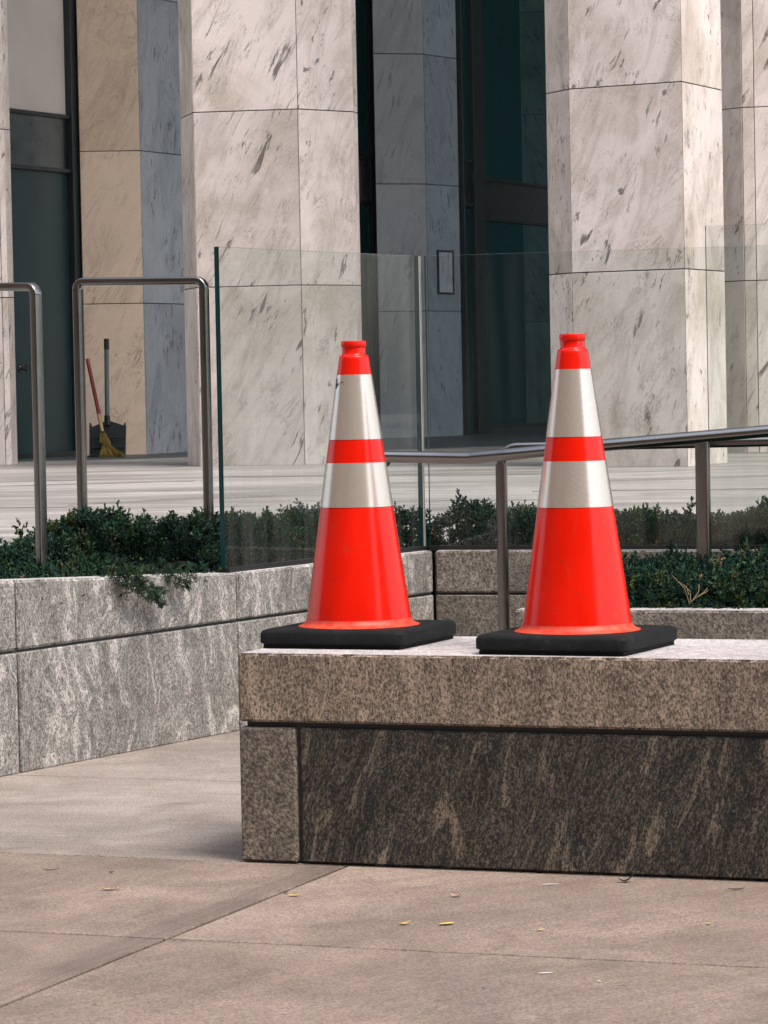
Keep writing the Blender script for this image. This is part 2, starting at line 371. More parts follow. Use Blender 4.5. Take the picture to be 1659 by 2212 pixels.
R_.color(R_.ramp(nz, [(.35, (.003, .005, .005)), (.6, (.009, .010, .010)), (.78, (.035, .028, .022))])); R_.bump(R_.noise(v, 220, 3), .4, .001); R_.b.inputs['Specular IOR Level'].default_value = .2; M_rubber = R_.m

# juniper foliage : colour from the per-face attribute
J = NM('juniper_foliage', .6); at = J.n('ShaderNodeAttribute', attribute_name='pid')
J.l(at.outputs['Color'], J.b.inputs['Base Color']); M_jun = J.m
J.b.inputs['Specular IOR Level'].default_value = .25

# ------------------------------------------------------------------ layout anchors
TZ = 0.45                                  # terrace level
O0 = onz(520.5, 1862, 0)                   # bench: front-left foot
a_ang = math.atan2(F, 17700) - PI / 2
A = None
p1 = onz(378, 2028.5, 0); p2 = onz(1659, 2090.3, 0)
A = (p2 - p1); A.z = 0; A.normalize()
q1 = onz(0, 2173, 0); q2 = onz(717, 1882, 0)
B = (q2 - q1); B.z = 0; B.normalize()
print('A', A[:], math.degrees(math.atan2(A.y, A.x)), 'B', B[:], math.degrees(math.atan2(B.y, B.x)), 'O0', O0[:])
Bp = Vector((-A.y, A.x, 0))                # true perpendicular
UZ = Vector((0, 0, 1))

# ------------------------------------------------------------------ ground + paving
g = MB(); g.poly([(-300, -200, -.028), (300, -200, -.028), (300, 500, -.028), (-300, 500, -.028)], [(0, 1, 2, 3)])
o = g.build('ground', plain('ground_asphalt', (.055, .055, .055), .85, 0, .2, 3), base=(0, 0, -.03)); tag(o, kind='structure')
# slab field in the (A,Bp) frame; rows read from the joints in the photograph
def coordAB(p): d = p - O0; return d.dot(A), d.dot(Bp)
yJ3 = coordAB(p1)[1]; yJ1 = coordAB(onz(300, 1682, 0))[1]
xD = coordAB(q1)[0] * 0
mid = onz(341, 2035, 0); xD = coordAB(mid)[0]
print('rows', yJ3, yJ1, 'xD', xD, 'xD at J2', coordAB(onz(700, 1890, 0)), coordAB(q1))
def slab(mb, x0, x1, y0, y1, shear=0):
    gp = .005
    P = lambda x, y: O0 + A * (x + shear * (y - yJ3)) + Bp * y
    pl = [P(x0 + gp, y0 + gp), P(x1 - gp, y0 + gp), P(x1 - gp, y1 - gp), P(x0 + gp, y1 - gp)]
    mb.prism([Vector((p.x, p.y, 0)) for p in pl], -.026, 0, 0, rpid())
xa, xb = coordAB(q1)[0], coordAB(onz(700, 1890, 0))[0]
ya, yb = coordAB(q1)[1], coordAB(onz(700, 1890, 0))[1]
SH = (xb - xa) / (yb - ya)
rows = [(-12, -7.5), (-7.5, -6), (-6, -4.5), (-4.5, yJ3 - 1.5), (yJ3 - 1.5, yJ3), (yJ3, .004)]
mt, md = MB(), MB()
for (y0, y1) in rows:
    for k in range(-6, 7):
        x0, x1 = xD + k * 1.62, xD + (k + 1) * 1.62
        slab(md if k == -1 and y0 > -4.5 else mt, x0, x1, y0, y1, SH)
tag(mt.build('pavement', M_pave_tan, base=(0, 6, 0), bevel=.002), kind='structure')
tag(md.build('pavement_dirty_strip', M_pave_tan2, base=(0, 6, 0), bevel=.002), kind='structure')
ml = MB()
for (y0, y1) in [(.004, yJ1), (yJ1, yJ1 + 1.6), (yJ1 + 1.6, yJ1 + 3.2), (yJ1 + 3.2, yJ1 + 4.8)]:
    for k in range(-3, 4): slab(ml, xD + .4 + k * 3.2, xD + .4 + (k + 1) * 3.2, y0, y1)
tag(ml.build('pavement_light', M_pave_light, base=(0, 9, 0), bevel=.002), kind='structure')

# ------------------------------------------------------------------ rough stone slab
def rough_slab(mb, o, ax, ay, az, cell=.02, rough=.004, pid=None, mi=0, bev=.005, top=None):
    L = [ax.length, ay.length, az.length]; U = [ax.normalized(), ay.normalized(), az.normalized()]
    G_ = []
    for l in L:
        n = max(1, int(round((l - 2 * bev) / cell))); G_.append([0] + [bev + (l - 2 * bev) * i / n for i in range(n + 1)] + [l])
    idx = {}; P = []
    def vid(i, j, k):
        key = (i, j, k)
        if key in idx: return idx[key]
        c = [G_[0][i], G_[1][j], G_[2][k]]; ex = [i in (0, len(G_[0]) - 1), j in (0, len(G_[1]) - 1), k in (0, len(G_[2]) - 1)]
        w = o + U[0] * c[0] + U[1] * c[1] + U[2] * c[2]
        if sum(ex) >= 2:
            q = w * 38; amt = bev * .55 + rough * (noise.noise(q) * .8 + .5 * noise.noise(q * 2.7) + .25)
            amt = max(.0006, amt)
            for t_ in range(3):
                if ex[t_]: c[t_] += amt if c[t_] < 1e-9 else -amt
            w = o + U[0] * c[0] + U[1] * c[1] + U[2] * c[2]
        idx[key] = len(P); P.append(w); return idx[key]
    fs = []
    nx, ny, nz_ = [len(g_) - 1 for g_ in G_]
    flip = U[0].cross(U[1]).dot(U[2]) < 0
    def q(a, b, c, d): fs.append((d, c, b, a) if flip else (a, b, c, d))
    for i in range(nx):
        for j in range(ny):
            q(vid(i, j, 0), vid(i, j + 1, 0), vid(i + 1, j + 1, 0), vid(i + 1, j, 0))
            q(vid(i, j, nz_), vid(i + 1, j, nz_), vid(i + 1, j + 1, nz_), vid(i, j + 1, nz_))
    for i in range(nx):
        for k in range(nz_):
            q(vid(i, 0, k), vid(i + 1, 0, k), vid(i + 1, 0, k + 1), vid(i, 0, k + 1))
            q(vid(i, ny, k), vid(i, ny, k + 1), vid(i + 1, ny, k + 1), vid(i + 1, ny, k))
    for j in range(ny):
        for k in range(nz_):
            q(vid(0, j, k), vid(0, j, k + 1), vid(0, j + 1, k + 1), vid(0, j + 1, k))
            q(vid(nx, j, k), vid(nx, j + 1, k), vid(nx, j + 1, k + 1), vid(nx, j, k + 1))
    pid = pid or rpid(); f0 = len(mb.f); mb.poly(P, fs, mi, pid)
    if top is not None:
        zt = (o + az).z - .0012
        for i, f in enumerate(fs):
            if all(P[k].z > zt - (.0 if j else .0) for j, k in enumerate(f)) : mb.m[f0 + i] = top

# ------------------------------------------------------------------ the granite bench
BZ = .467; BD = .56; BL = 2.7; GZ0, GZ1 = .302, .3145
bt = coordAB(onz(990, 1376, BZ))[1]; print('bench depth from back edge', bt, coordAB(onz(1659, 1392, BZ))[1], 'front top', coordAB(onz(778, 1419, BZ)), coordAB(onz(1659, 1434, BZ)))
BD = .53
bench = empty('granite_bench', O0, 'long low granite bench with two traffic cones on its top', 'bench')
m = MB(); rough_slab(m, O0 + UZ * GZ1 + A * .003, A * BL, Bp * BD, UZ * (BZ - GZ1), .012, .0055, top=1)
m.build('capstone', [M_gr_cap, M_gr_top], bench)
m = MB(); rough_slab(m, O0 + UZ * .002 + Bp * .003, A * .137, Bp * (BD - .008), UZ * (GZ0 - .002), .03, .002); m.build('corner_stone', M_gr_mid, bench)
m = MB(); rough_slab(m, O0 + UZ * .002 + A * .146 + Bp * .006, A * (BL - .15), Bp * (BD - .010), UZ * (GZ0 - .002), .03, .002); m.build('base_stone', M_gr_dark, bench)
m = MB(); m.hexa(O0 + A * .015 + Bp * .018 + UZ * .003, A * (BL - .03), Bp * (BD - .036), UZ * (GZ1 + .003)); m.build('joint_core', M_joint, bench)

# ------------------------------------------------------------------ left planter (granite)
W0 = onz(45, 1670, 0); W1 = onz(520, 1578, 0)
WD = (W1 - W0).normalized(); WN = Vector((-WD.y, WD.x, 0))     # WN: into the planter
if WN.x > 0: WN = -WN
WC = atXpx(938, 1272, W0, WD)
lenA = (W1 - W0).length; lenB = (WC - W1).length
print('wall', W0[:], W1[:], WC[:], lenA, lenB, math.degrees(math.atan2(WD.y, WD.x)))
AB2 = vdir(-19.5)                              # the back wall's direction
BN2 = Vector((-AB2.y, AB2.x, 0))
planter = empty('granite_planter', W1, 'grey granite planter wall running back from the left foreground and turning right behind the cones', 'planter')
JZ0, JZ1 = .333, .341
def ztop(s):       # the coping falls slightly away from the viewer up to the first corner joint
    s = s / lenA
    return .484 + .050 * (1 - min(1, s)) if s >= -.2 else .544
TH = .13
m = MB(); me_up = MB()
Wend = W0 - WD * 2.2
segs = [(-2.2 , -1.1), (-1.1 + 0, 0), (0, lenA), (lenA, lenA + lenB)]
gp = .005
for s0, s1 in segs:
    p = W0 + WD * (s0 + gp)
    last = s1 > lenA + .1
    rough_slab(m, p, WD * (s1 - s0 - 2 * gp), WN * TH, UZ * JZ0, .05, .001, bev=.003)
    # upper course: sloping top -> build as a grid box, then set the top
    k0 = len(m.v)
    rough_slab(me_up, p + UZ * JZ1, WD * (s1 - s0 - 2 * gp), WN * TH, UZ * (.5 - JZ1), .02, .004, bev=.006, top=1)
V = []
for x, y, z in me_up.v:
    s = (Vector((x, y, 0)) - W0).dot(WD); k = (z - JZ1) / (.5 - JZ1); V.append((x, y, JZ1 + (ztop(s) - JZ1) * k))
me_up.v = V
m.v += []
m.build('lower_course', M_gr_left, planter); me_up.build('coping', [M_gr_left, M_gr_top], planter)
mw = MB(); mwu = MB()
for s0, s1 in ((0, 1.05), (1.05, 2.3), (2.3, 3.6)):
    p = WC + AB2 * (s0 + gp) + BN2 * 0
    rough_slab(mw, p, AB2 * (s1 - s0 - 2 * gp), BN2 * TH, UZ * JZ0, .05, .001, bev=.003)
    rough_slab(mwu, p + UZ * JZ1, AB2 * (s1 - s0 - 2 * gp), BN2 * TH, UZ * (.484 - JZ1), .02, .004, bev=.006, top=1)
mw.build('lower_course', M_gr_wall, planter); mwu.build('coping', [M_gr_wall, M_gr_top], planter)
# soil body + dark joint cores
m = MB()
m.hexa(W0 - WD * 2.19 + WN * .012, WD * (2.19 + lenA + lenB + .0), WN * (TH - .024), UZ * .476)
m.hexa(WC + BN2 * .012 + AB2 * .0, AB2 * 3.58, BN2 * (TH - .024), UZ * .474)
m.build('joint_core', M_joint, planter)
back = 1.25
cornerBack = WC + WN * .0
m = MB()
P = [W0 - WD * 2.19 + WN * (TH + .003), WC + WN * (TH + .003) + WD * .12, WC + AB2 * 3.58 + BN2 * (TH + .003), WC + AB2 * 3.58 + BN2 * 1.0, WC + WD * 1.35 + WN * .3, W0 - WD * 2.19 + WN * 1.35]
m.prism(P, 0, .455); m.build('soil', M_soil, planter)
# terrace retaining slab
m = MB()
TP = [WC + AB2 * 3.7 + BN2 * 1.02, WC + WD * 1.38 + WN * .28, W0 - WD * 2.3 + WN * 1.4, Vector((-30, 9, 0)), Vector((-30, 70, 0)), Vector((40, 70, 0)), Vector((40, 8, 0))]
m.prism(TP, 0, TZ); tag(m.build('terrace', M_terrace, base=(0, 20, 0)), kind='structure')
def tjoint(pts, w=.02):
    m = MB()
    for a_, b_ in zip(pts, pts[1:]):
        d = (b_ - a_).normalized(); nn = Vector((-d.y, d.x, 0)) * w / 2
        m.hexa(a_ - nn + UZ * .0005, b_ - a_, nn * 2, UZ * .003)
    return m
# a few open joints of the terrace paving
m = MB()
for (u0, v0, u1, v1) in ((1460, 1121, 1720, 1118), (1460, 1121, 1700, 1098), (1150, 1062, 1700, 1056), (150, 1092, 470, 1073), (-40, 1052, 420, 1040), (480, 1030, 1300, 1024), (700, 1085, 1200, 1080), (-40, 1098, 200, 1095)):
    a_, b_ = onz(u0, v0, TZ), onz(u1, v1, TZ); mm = tjoint([a_, b_], .03 if u0 == 1460 else .016); m.poly(mm.v, mm.f)
tag(m.build('terrace_joints', plain('joint_grey', (.22, .21, .19), .8), base=(0, 15, TZ)), kind='structure')

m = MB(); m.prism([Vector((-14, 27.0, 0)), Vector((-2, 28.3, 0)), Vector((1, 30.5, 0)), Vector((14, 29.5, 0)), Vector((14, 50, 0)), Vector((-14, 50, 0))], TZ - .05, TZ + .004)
tag(m.build('floor_shade_sheet', plain('overhang_shade_dark', (.075, .09, .095), .5, 0, .35, 1.5), base=(0, 30, TZ)), kind='structure')  # dark sheet painting the overhang's shade onto the terrace floor

# ------------------------------------------------------------------ lower right planter
LW0 = onz(1107, 1317, .36)
LW0 = atY(1107, 1317, 10.0); LZ = LW0.z; LW0.z = 0
print('lower planter top z', LZ)
LA = vdir(-19.5); LB = Vector((-LA.y, LA.x, 0))
planter2 = empty('granite_planter', LW0, 'low speckled granite planter behind the right cone, filled with dark juniper', 'planter')
m = MB()
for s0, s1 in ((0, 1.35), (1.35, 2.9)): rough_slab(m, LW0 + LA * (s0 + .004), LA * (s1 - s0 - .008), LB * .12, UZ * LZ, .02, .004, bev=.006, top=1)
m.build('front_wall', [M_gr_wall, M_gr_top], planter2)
m = MB(); rough_slab(m, LW0 + LB * .124, LA * .12, LB * 1.2, UZ * (LZ - .03), .04, .003); m.build('side_wall', M_gr_wall, planter2)
m = MB(); m.hexa(LW0 + LA * .125 + LB * .124, LA * 2.7, LB * 1.3, UZ * (LZ - .03)); m.build('soil', M_soil, planter2)

# ------------------------------------------------------------------ guard glass
def glass_guard(name, label, p0, p1, z0, z1, th, chan=True, seam=None):
    d = (p1 - p0).normalized(); nn = Vector((-d.y, d.x, 0))
    base = Vector((p0.x, p0.y, z0)); root = empty(name, base, label, 'glass guard')
    q0 = Vector((p0.x, p0.y, z0)); L = (p1 - p0).length; H = z1 - z0
    m = MB(); ew = .004
    # pane: two broad faces of glass, teal edges
    c = [q0, q0 + d * L, q0 + d * L + nn * th, q0 + nn * th]; cu = [p + UZ * H for p in c]; P = c + cu
    m.poly(P, [(0, 1, 5, 4), (2, 3, 7, 6)], 0)
    m.poly(P, [(1, 2, 6, 5), (3, 0, 4, 7), (3, 2, 1, 0)], 1); m.poly(P, [(4, 5, 6, 7)], 2)
    m.build('glass_pane', [M_glass_d if seam else M_glass, M_gedge, M_gtop], root)
    if chan:
        m = MB(); m.hexa(q0 - nn * .012 - UZ * .004, d * L, nn * (th + .024), UZ * .016); m.build('base_channel', M_channel, root)
    if seam:
        m = MB(); e = q0 + d * (L + .001); m.hexa(e - nn * .001, d * .005, nn * (th + .002), UZ * H); m.hexa(e - nn * .001 + d * .011, d * .003, nn * (th + .002), UZ * H); m.build('seam_seal', M_seal, root)
    return root
g0 = onz(490, 1217, .486); gC = onz(921, 1173, .486)
g0 = atXpx(487, 1217, W0 + WN * .045, WD); gC = atXpx(921, 1173, W0 + WN * .045, WD)
g0.z = gC.z = 0
zt0 = None
s_ = ray(473, 528); tt = g0.y / s_.y; GT = EYE + s_.z * tt; print('glass top z', GT, g0[:], gC[:])
s_ = ray(925, 553); print('   at corner', EYE + s_.z * gC.y / s_.y)
GT = EYE + s_.z * gC.y / s_.y
glass_guard('glass_guard', 'glass guard with a thick dark teal left edge on the wall behind the left cone', g0, gC - WD * .02, .486, GT, .017, seam=True)
glass_guard('glass_guard', 'wide clear glass guard along the back planter wall behind both cones', gC + AB2 * .012, gC + AB2 * 3.4, .486, GT, .012)
h0 = atY(1523, 488, 11.15); h0z = h0.z; h1 = h0 + vdir(-19.5) * 1.3
h0.z = h1.z = 0
glass_guard('glass_guard', 'taller clear glass guard with a thin dark edge at the right behind the handrail post', h0, h1, .42, h0z, .010, chan=False)

# ------------------------------------------------------------------ marble pillars
def pillar(name, label, cat, plan, joints, mats, z0=TZ, z1=13, gap=.007, th=.03, group=None, parent=None, face_mats=None, back_from=None):
    """plan: outline points, front faces first (left to right), rest is the back"""
    n = len(plan); c = sum(plan, Vector((0, 0, 0))) / n
    root = empty(name, (c.x, c.y, z0), label, cat, group) if parent is None else parent
    area = sum(plan[i].x * plan[(i + 1) % n].y - plan[(i + 1) % n].x * plan[i].y for i in range(n))
    if area < 0: plan = plan[::-1]; face_mats = (face_mats[:n - 1][::-1] + face_mats[n - 1:]) if face_mats and len(face_mats) == n else face_mats
    def inset(dist):
        out = []
        for i in range(n):
            p0, p, p2_ = plan[i - 1], plan[i], plan[(i + 1) % n]
            d1 = (p - p0).normalized(); d2 = (p2_ - p).normalized()
            n1 = Vector((-d1.y, d1.x, 0)); n2 = Vector((-d2.y, d2.x, 0))
            bis = (n1 + n2); bis = bis / max(.2, bis.length ** 2) * 2
            out.append(p + bis * dist)
        return out
    inn = inset(th)
    core = inset(.010)
    mc = MB(); mc.prism([Vector((p.x, p.y, 0)) for p in core], z0 + .001, z1 - .001)
    zs = [z0] + [j for j in joints if j < z1] + [z1]
    mp_ = {}
    for i in range(n):
        mat = face_mats[i] if face_mats else 0
        a_, b_ = plan[i], plan[(i + 1) % n]; ai, bi = core[i], core[(i + 1) % n]
        d = (b_ - a_).normalized()
        for k in range(len(zs) - 1):
            g2 = gap / 2
            quad = [a_ + d * g2, b_ - d * g2, bi - d * g2 * .4 , ai + d * g2 * .4]
            mb = mp_.setdefault(0, MB())
            mb.prism([Vector((p.x, p.y, 0)) for p in quad], zs[k] + (g2 if k else 0), zs[k + 1] - g2, mat, rpid())
    for mb in mp_.values(): mb.build('cladding', mats, root, bevel=.003)
    mc.build('core', M_joint, root)
    return root
JT = [1.765, 3.085, 4.43, 5.75, 7.1, 8.4]
J1_ = [1.765, 3.045, 4.36, 5.7, 7, 8.3]; J2_ = [1.755, 2.985, 4.3, 5.6, 6.9, 8.2]
M_marble_skytint_dark = marble('marble_skytint_dark', base=(.26, .30, .32), stain=(.17, .20, .22), vein=(.06, .08, .10), tilt=-.3, thr=.58)  # darker copy for the centre pier's side, sky blue put into its colour
FM = [M_marble, M_marble_cool, M_marble_beige, M_marble_skytint, M_marble_grey, M_marble_skytint_dark]
PG = 'faceted marble pillars of the building front'
# main left-of-centre pillar
m2 = onz(659, 1004.5, TZ); print('P1 Y', m2.y)
m1 = atXpx(433, 1005, m2, vdir(180 - 10)); f1 = atXpx(405.5, 1003, m1, vdir(180 - 77))
f3 = atXpx(779, 1000, m2, vdir(42)); f4 = atXpx(787.5, 1000, f3, vdir(76))
plan = [f1, m1, m2, f3, f4, f4 + vdir(110) * .45, f1 + vdir(60) * .35]
pillar('marble_pillar', 'white marble pillar behind the left cone and the glass guard', 'pillar', plan, J1_, FM, group=PG, face_mats=[0] * 7)
# right pillar
m2 = onz(1486.5, 1008, TZ); print('P2 Y', m2.y)
m1 = atXpx(1242, 1008, m2, vdir(180 - 31)); f1 = atXpx(1193, 1008, m1, vdir(180 - 68)); f3 = atXpx(1572, 1000, m2, vdir(66))
plan = [f1, m1, m2, f3, f3 + vdir(110) * .5, f1 + vdir(60) * .5]
pillar('marble_pillar', 'white marble pillar behind the right cone with a bright bluish right side', 'pillar', plan, J2_, FM, group=PG, face_mats=[0, 0, 0, 0, 0, 0])
# left edge pillar
f4 = onz(38.5, 1000, TZ); f4 = atY(38.5, 1000, 27.2); f4.z = TZ
f3 = atXpx(27, 1000, f4, vdir(180 + 70)); m2 = atXpx(13, 1000, f3, vdir(180 + 40)); m1 = atXpx(-190, 1000, m2, vdir(180 - 10)); f1 = atXpx(-220, 1000, m1, vdir(180 - 75))
plan = [f1, m1, m2, f3, f4, f4 + vdir(105) * .45, f1 + vdir(60) * .4]
pillar('marble_pillar', 'white marble pillar cut off by the left edge of the photo', 'pillar', plan, JT, FM, group=PG, face_mats=[0] * 7)
# left recessed pier (beige + blue)
c1 = atY(318, 988, 29.9); c1.z = TZ
l0 = atXpx(187, 988, c1, vdir(180 + 5)); r0 = atXpx(420, 985, c1, vdir(66))
plan = [l0, c1, r0, r0 + vdir(100) * .6, l0 + vdir(90) * .9]
pillar('marble_pillar', 'recessed beige marble pier with a sky-tinted blue grey side, broom leaning on it', 'pillar', plan, JT, FM, face_mats=[2, 3, 3, 2, 2])
# centre recessed pier
c1 = atY(931, 948, 35.9); c1.z = TZ
l0 = atXpx(822, 948, c1, vdir(180 + 20)); r0 = atXpx(1001, 945, c1, vdir(59))
plan = [l0, c1, r0, r0 + vdir(100) * .7, l0 + vdir(80) * .9]
pier_c = (l0, c1, r0)
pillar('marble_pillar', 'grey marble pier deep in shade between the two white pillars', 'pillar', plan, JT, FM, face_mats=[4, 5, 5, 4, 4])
# far right pier
c0 = atY(1552, 985, 26.6); c0.z = TZ
ca = atXpx(1614, 985, c0, vdir(-50)); cb = atXpx(1640, 985, ca, vdir(-15)); cc = atXpx(1800, 985, cb, vdir(-8))
plan = [c0, ca, cb, cc, cc + vdir(80) * .9, c0 + vdir(60) * .9]
pillar('marble_pillar', 'marble pier with slanting faces at the right edge of the photo', 'pillar', plan, JT, FM, face_mats=[0, 0, 0, 0, 0, 0])

# ------------------------------------------------------------------ building: facade bays, soffit
bld = empty('office_building', (0, 40, TZ), 'marble office building with dark glazing recessed behind the pillars', 'building')
def bay(pL, ang, length, tz0=2.93, tz1=3.36, upper=None, lower=None, mull=(), name_lower='window', frameL=.10, frameR=.16, top=13):
    """a glazed bay: lower pane, steel spandrel, upper pane, mullions"""
    d = vdir(ang); nn = Vector((d.y, -d.x, 0))      # towards the viewer
    pL = Vector((pL.x, pL.y, TZ)); z = TZ
    def box(mb, s0, s1, z0, z1, dep, off): mb.hexa(pL + d * s0 + nn * off + UZ * (z0 - TZ), d * (s1 - s0), nn * dep, UZ * (z1 - z0))
    m = MB(); box(m, 0, frameL, TZ, top, .12, -.06); box(m, length - frameR, length, TZ, top, .12, -.06)
    box(m, frameL, length - frameR, tz0 - .035, tz0, .06, -.02); box(m, frameL, length - frameR, tz1, tz1 + .035, .06, -.02)
    box(m, frameL, length - frameR, TZ, TZ + .05, .06, -.02)
    for s in mull: box(m, s - .03, s + .03, TZ + .05, tz0 - .035, .08, -.03); box(m, s - .03, s + .03, tz1 + .035, top, .08, -.03)
    fr_ = m.build('window_frame', M_frame, bld, bevel=.004)
    m = MB(); box(m, frameL, length - frameR, tz0, tz1, .02, -.01)
    m.build('spandrel', M_spandrel, bld)
    m = MB(); box(m, frameL, length - frameR, TZ + .05, tz0 - .035, .01, -.012); lo = m.build(name_lower, lower or M_wglass, bld)
    m = MB(); box(m, frameL, length - frameR, tz1 + .035, top, .01, -.012); m.build('window', upper or M_wglass, bld)
    return d, nn, pL, lo
# left bay with the teal door
pR = atY(184, 988, 30.0); d = vdir(65); pLft = atXpx(-20, 992, pR, d)
dd, nn, pb, door = bay(pLft, 65, (pR - pLft).length + .02, upper=M_blind, lower=M_door, name_lower='door', frameL=.05, frameR=.22)
m = MB(); hp = atY(35, 796, 28.7); hp = hp + nn * .03
m.lathe([(.035, 0), (.035, .02), (.02, .025), (.02, .06), (.028, .065), (.028, .085)], hp, 20, axis=nn); sub('handle', m, M_steel, door)
# window between the left-centre pillar and the shaded pier
pR = Vector((pier_c[0].x - .01, pier_c[0].y + .35, TZ)); pLft = atXpx(700, 948, pR, vdir(20))
bay(pLft, math.degrees(math.atan2(pR.y - pLft.y, pR.x - pLft.x)), (pR - pLft).length, mull=[(pR - pLft).length - .30], frameR=.06)
# centre bay
pLft = Vector((pier_c[2].x, pier_c[2].y + .10, TZ))
p_m = atY(1018, 945, 39.6)
bay(pLft, 75, .0 + 1.0, frameL=.06, frameR=.5)
pC = atY(1013, 945, 39.7); pE = atXpx(1300, 940, pC, vdir(68))
bay(pC, 68, (pE - pC).length, mull=[], frameL=.16, frameR=.1)
pl_ = [pE + vdir(0) * .02, pE + vdir(-25) * 1.0, pE + vdir(-25) * 1.0 + vdir(60) * .8, pE + vdir(80) * .9]
pillar('marble_pillar', 'marble pier at the far end of the dark glazing, seen only mirrored in the window', 'pillar', pl_, JT, FM, face_mats=[0, 0, 0, 0])
# pale strips behind the centre glazing, standing in for a mirrored pier
M_refl_strip = plain('pier_reflection_pale', (.70, .75, .76), .8, 0, .1, 3)
dC = vdir(68); nC = Vector((dC.y, -dC.x, 0))
for (u0, u1, off) in ((1037, 1062, .25), (1072, 1086, .3), (1096, 1108, .5), (1127, 1139, .7)):
    a_ = atXpx(u0, 945, pC - nC * off, dC); b_ = atXpx(u1, 945, pC - nC * off, dC)
    m = MB(); m.hexa(Vector((a_.x, a_.y, TZ + .02)), b_ - a_, -nC * .03, UZ * 8.8); m.build('reflection_strip', M_refl_strip, bld)
# back walls closing the gaps, and the soffit with the storeys above it
m = MB(); m.hexa(Vector((-25, 47, TZ)), Vector((60, 0, 0)), Vector((0, .4, 0)), UZ * 12.8); m.build('rear_wall', plain('dark_lobby_wall', (.03, .035, .035), .6), bld)
for x0 in (-24, -20.5, -17, -13.5, -10, -6.9):      # marble facade continuing to the left of the frame
    m = MB()
    for z0, z1 in zip([TZ] + JT, JT + [13]): m.hexa(Vector((x0, 30.6, z0 + .004)), Vector((2.9, 0, 0)), Vector((0, .4, 0)), UZ * (z1 - z0 - .008), 0, rpid())
    m.build('wall_panel', M_marble, bld)
m = MB(); m.hexa(Vector((-25, 25.5, 13)), Vector((60, -3, 0)), Vector((0, 25, 0)), UZ * 14); m.build('upper_storeys', M_marble_grey, bld)
m = MB()
pp = [atY(187, 988, 30.9), atY(-600, 988, 29.2)]
# access panel outline on the shaded pier
d = (pier_c[2] - pier_c[1]).normalized(); nn = Vector((d.y, -d.x, 0))
def on_face(u, v):
    r_ = ray(u, v); p = pier_c[1] + nn * .0; den = r_.x * nn.x + r_.y * nn.y; t_ = (p.x * nn.x + p.y * nn.y) / den
    return Vector((r_.x * t_, r_.y * t_, EYE + r_.z * t_))
ta, tb = on_face(943, 540), on_face(979, 636)
w = abs((tb - ta).dot(d)); hgt = ta.z - tb.z; o_ = Vector((ta.x, ta.y, tb.z)) + nn * .004
root = empty('access_panel', o_, 'thin dark framed rectangular panel mounted on the shaded grey pier', 'panel')
m = MB(); e = .02
m.hexa(o_, d * w, nn * .015, UZ * e); m.hexa(o_ + UZ * (hgt - e), d * w, nn * .015, UZ * e)
m.hexa(o_ + UZ * e, d * e, nn * .014, UZ * (hgt - 2 * e)); m.hexa(o_ + UZ * e + d * (w - e), d * e, nn * .014, UZ * (hgt - 2 * e)); m.build('frame', M_frame, root)
m = MB(); m.hexa(o_ + UZ * e + d * e, d * (w - 2 * e), nn * .006, UZ * (hgt - 2 * e)); m.build('panel', M_marble_skytint, root)

# building across the street, out of view; height and extent shaped for cone reflections
opp = empty('unseen_building', (0, -32, 0), 'sandstone building across the street, out of view and sized to shape the reflections', 'building')
m = MB(); m.hexa(Vector((-45, -46, 0)), Vector((80, 0, 0)), Vector((0, 14, 0)), UZ * 30)
m.build('wall', plain('sandstone', (.36, .28, .18), .8, 0, .15, 1), opp)
m = MB()
for i in range(9):
    m = MB(); m.hexa(Vector((-38 + i * 7.5, -31.99, 1.2)), Vector((3.5, 0, 0)), Vector((0, .03, 0)), UZ * 9); m.build('window', M_frame, opp)
opp2 = empty('unseen_building', (-34, -10, 0), 'plain brown block out of view on the left, added to darken left faces', 'building')  # unseen block added to dim left-facing sides and shape cone reflections
m = MB(); m.hexa(Vector((-44, -30, 0)), Vector((12, 0, 0)), Vector((0, 44, 0)), UZ * 30); m.build('wall', plain('brown_light_blocker', (.16, .11, .08), .8, 0, .15, 1), opp2)

# ------------------------------------------------------------------ handrails
SEC = rrect(.046, .040, .012)
def u_frame(label, pts, post_w, base_z, name='handrail', secw=.034, sect=.025, r=.024):
    """U shaped steel frame: pts = left top, right top (plan + z)"""
    a_, b_ = pts; d = (b_ - a_).normalized(); dh = Vector((d.x, d.y, 0)).normalized(); side = Vector((-dh.y, dh.x, 0))
    root = empty(name, Vector((b_.x, b_.y, base_z)), label, 'handrail')
    sec = rrect(secw, sect, .006)
    path = [a_ + UZ * -r]
    for k in range(1, 7):
        t_ = PI / 2 * k / 6; path.append(a_ + UZ * -r + d * (r - r * math.cos(t_)) + UZ * (r * math.sin(t_)))
    for k in range(0, 7):
        t_ = PI / 2 * k / 6; path.append(b_ - d * r + d * (r * math.sin(t_)) + UZ * (-r + r * math.cos(t_)))
    m = MB(); m.sweep(path, sec, side); m.build('top_bar', M_steel, root)
    for p in (a_, b_):
        m = MB(); m.sweep([Vector((p.x, p.y, base_z)), Vector((p.x, p.y, p.z - r))], sec, side, smooth=True); m.build('post', M_steel, root)
        m = MB(); m.lathe([(.05, 0), (.05, .006), (.03, .010)], Vector((p.x, p.y, base_z)), 24); m.build('foot_plate', M_steel, root)
    return root
ua, ub = atY(167, 609, 11.0), atY(440, 606, 10.85)
u_frame('complete U shaped stainless steel handrail standing in the juniper left of the glass edge', (ua, ub), .045, .44)
uc, ud = atY(-220, 622, 10.7), atY(77, 619, 10.35)
u_frame('U shaped stainless steel handrail cut off by the left edge of the photo', (uc, ud), .045, .44)
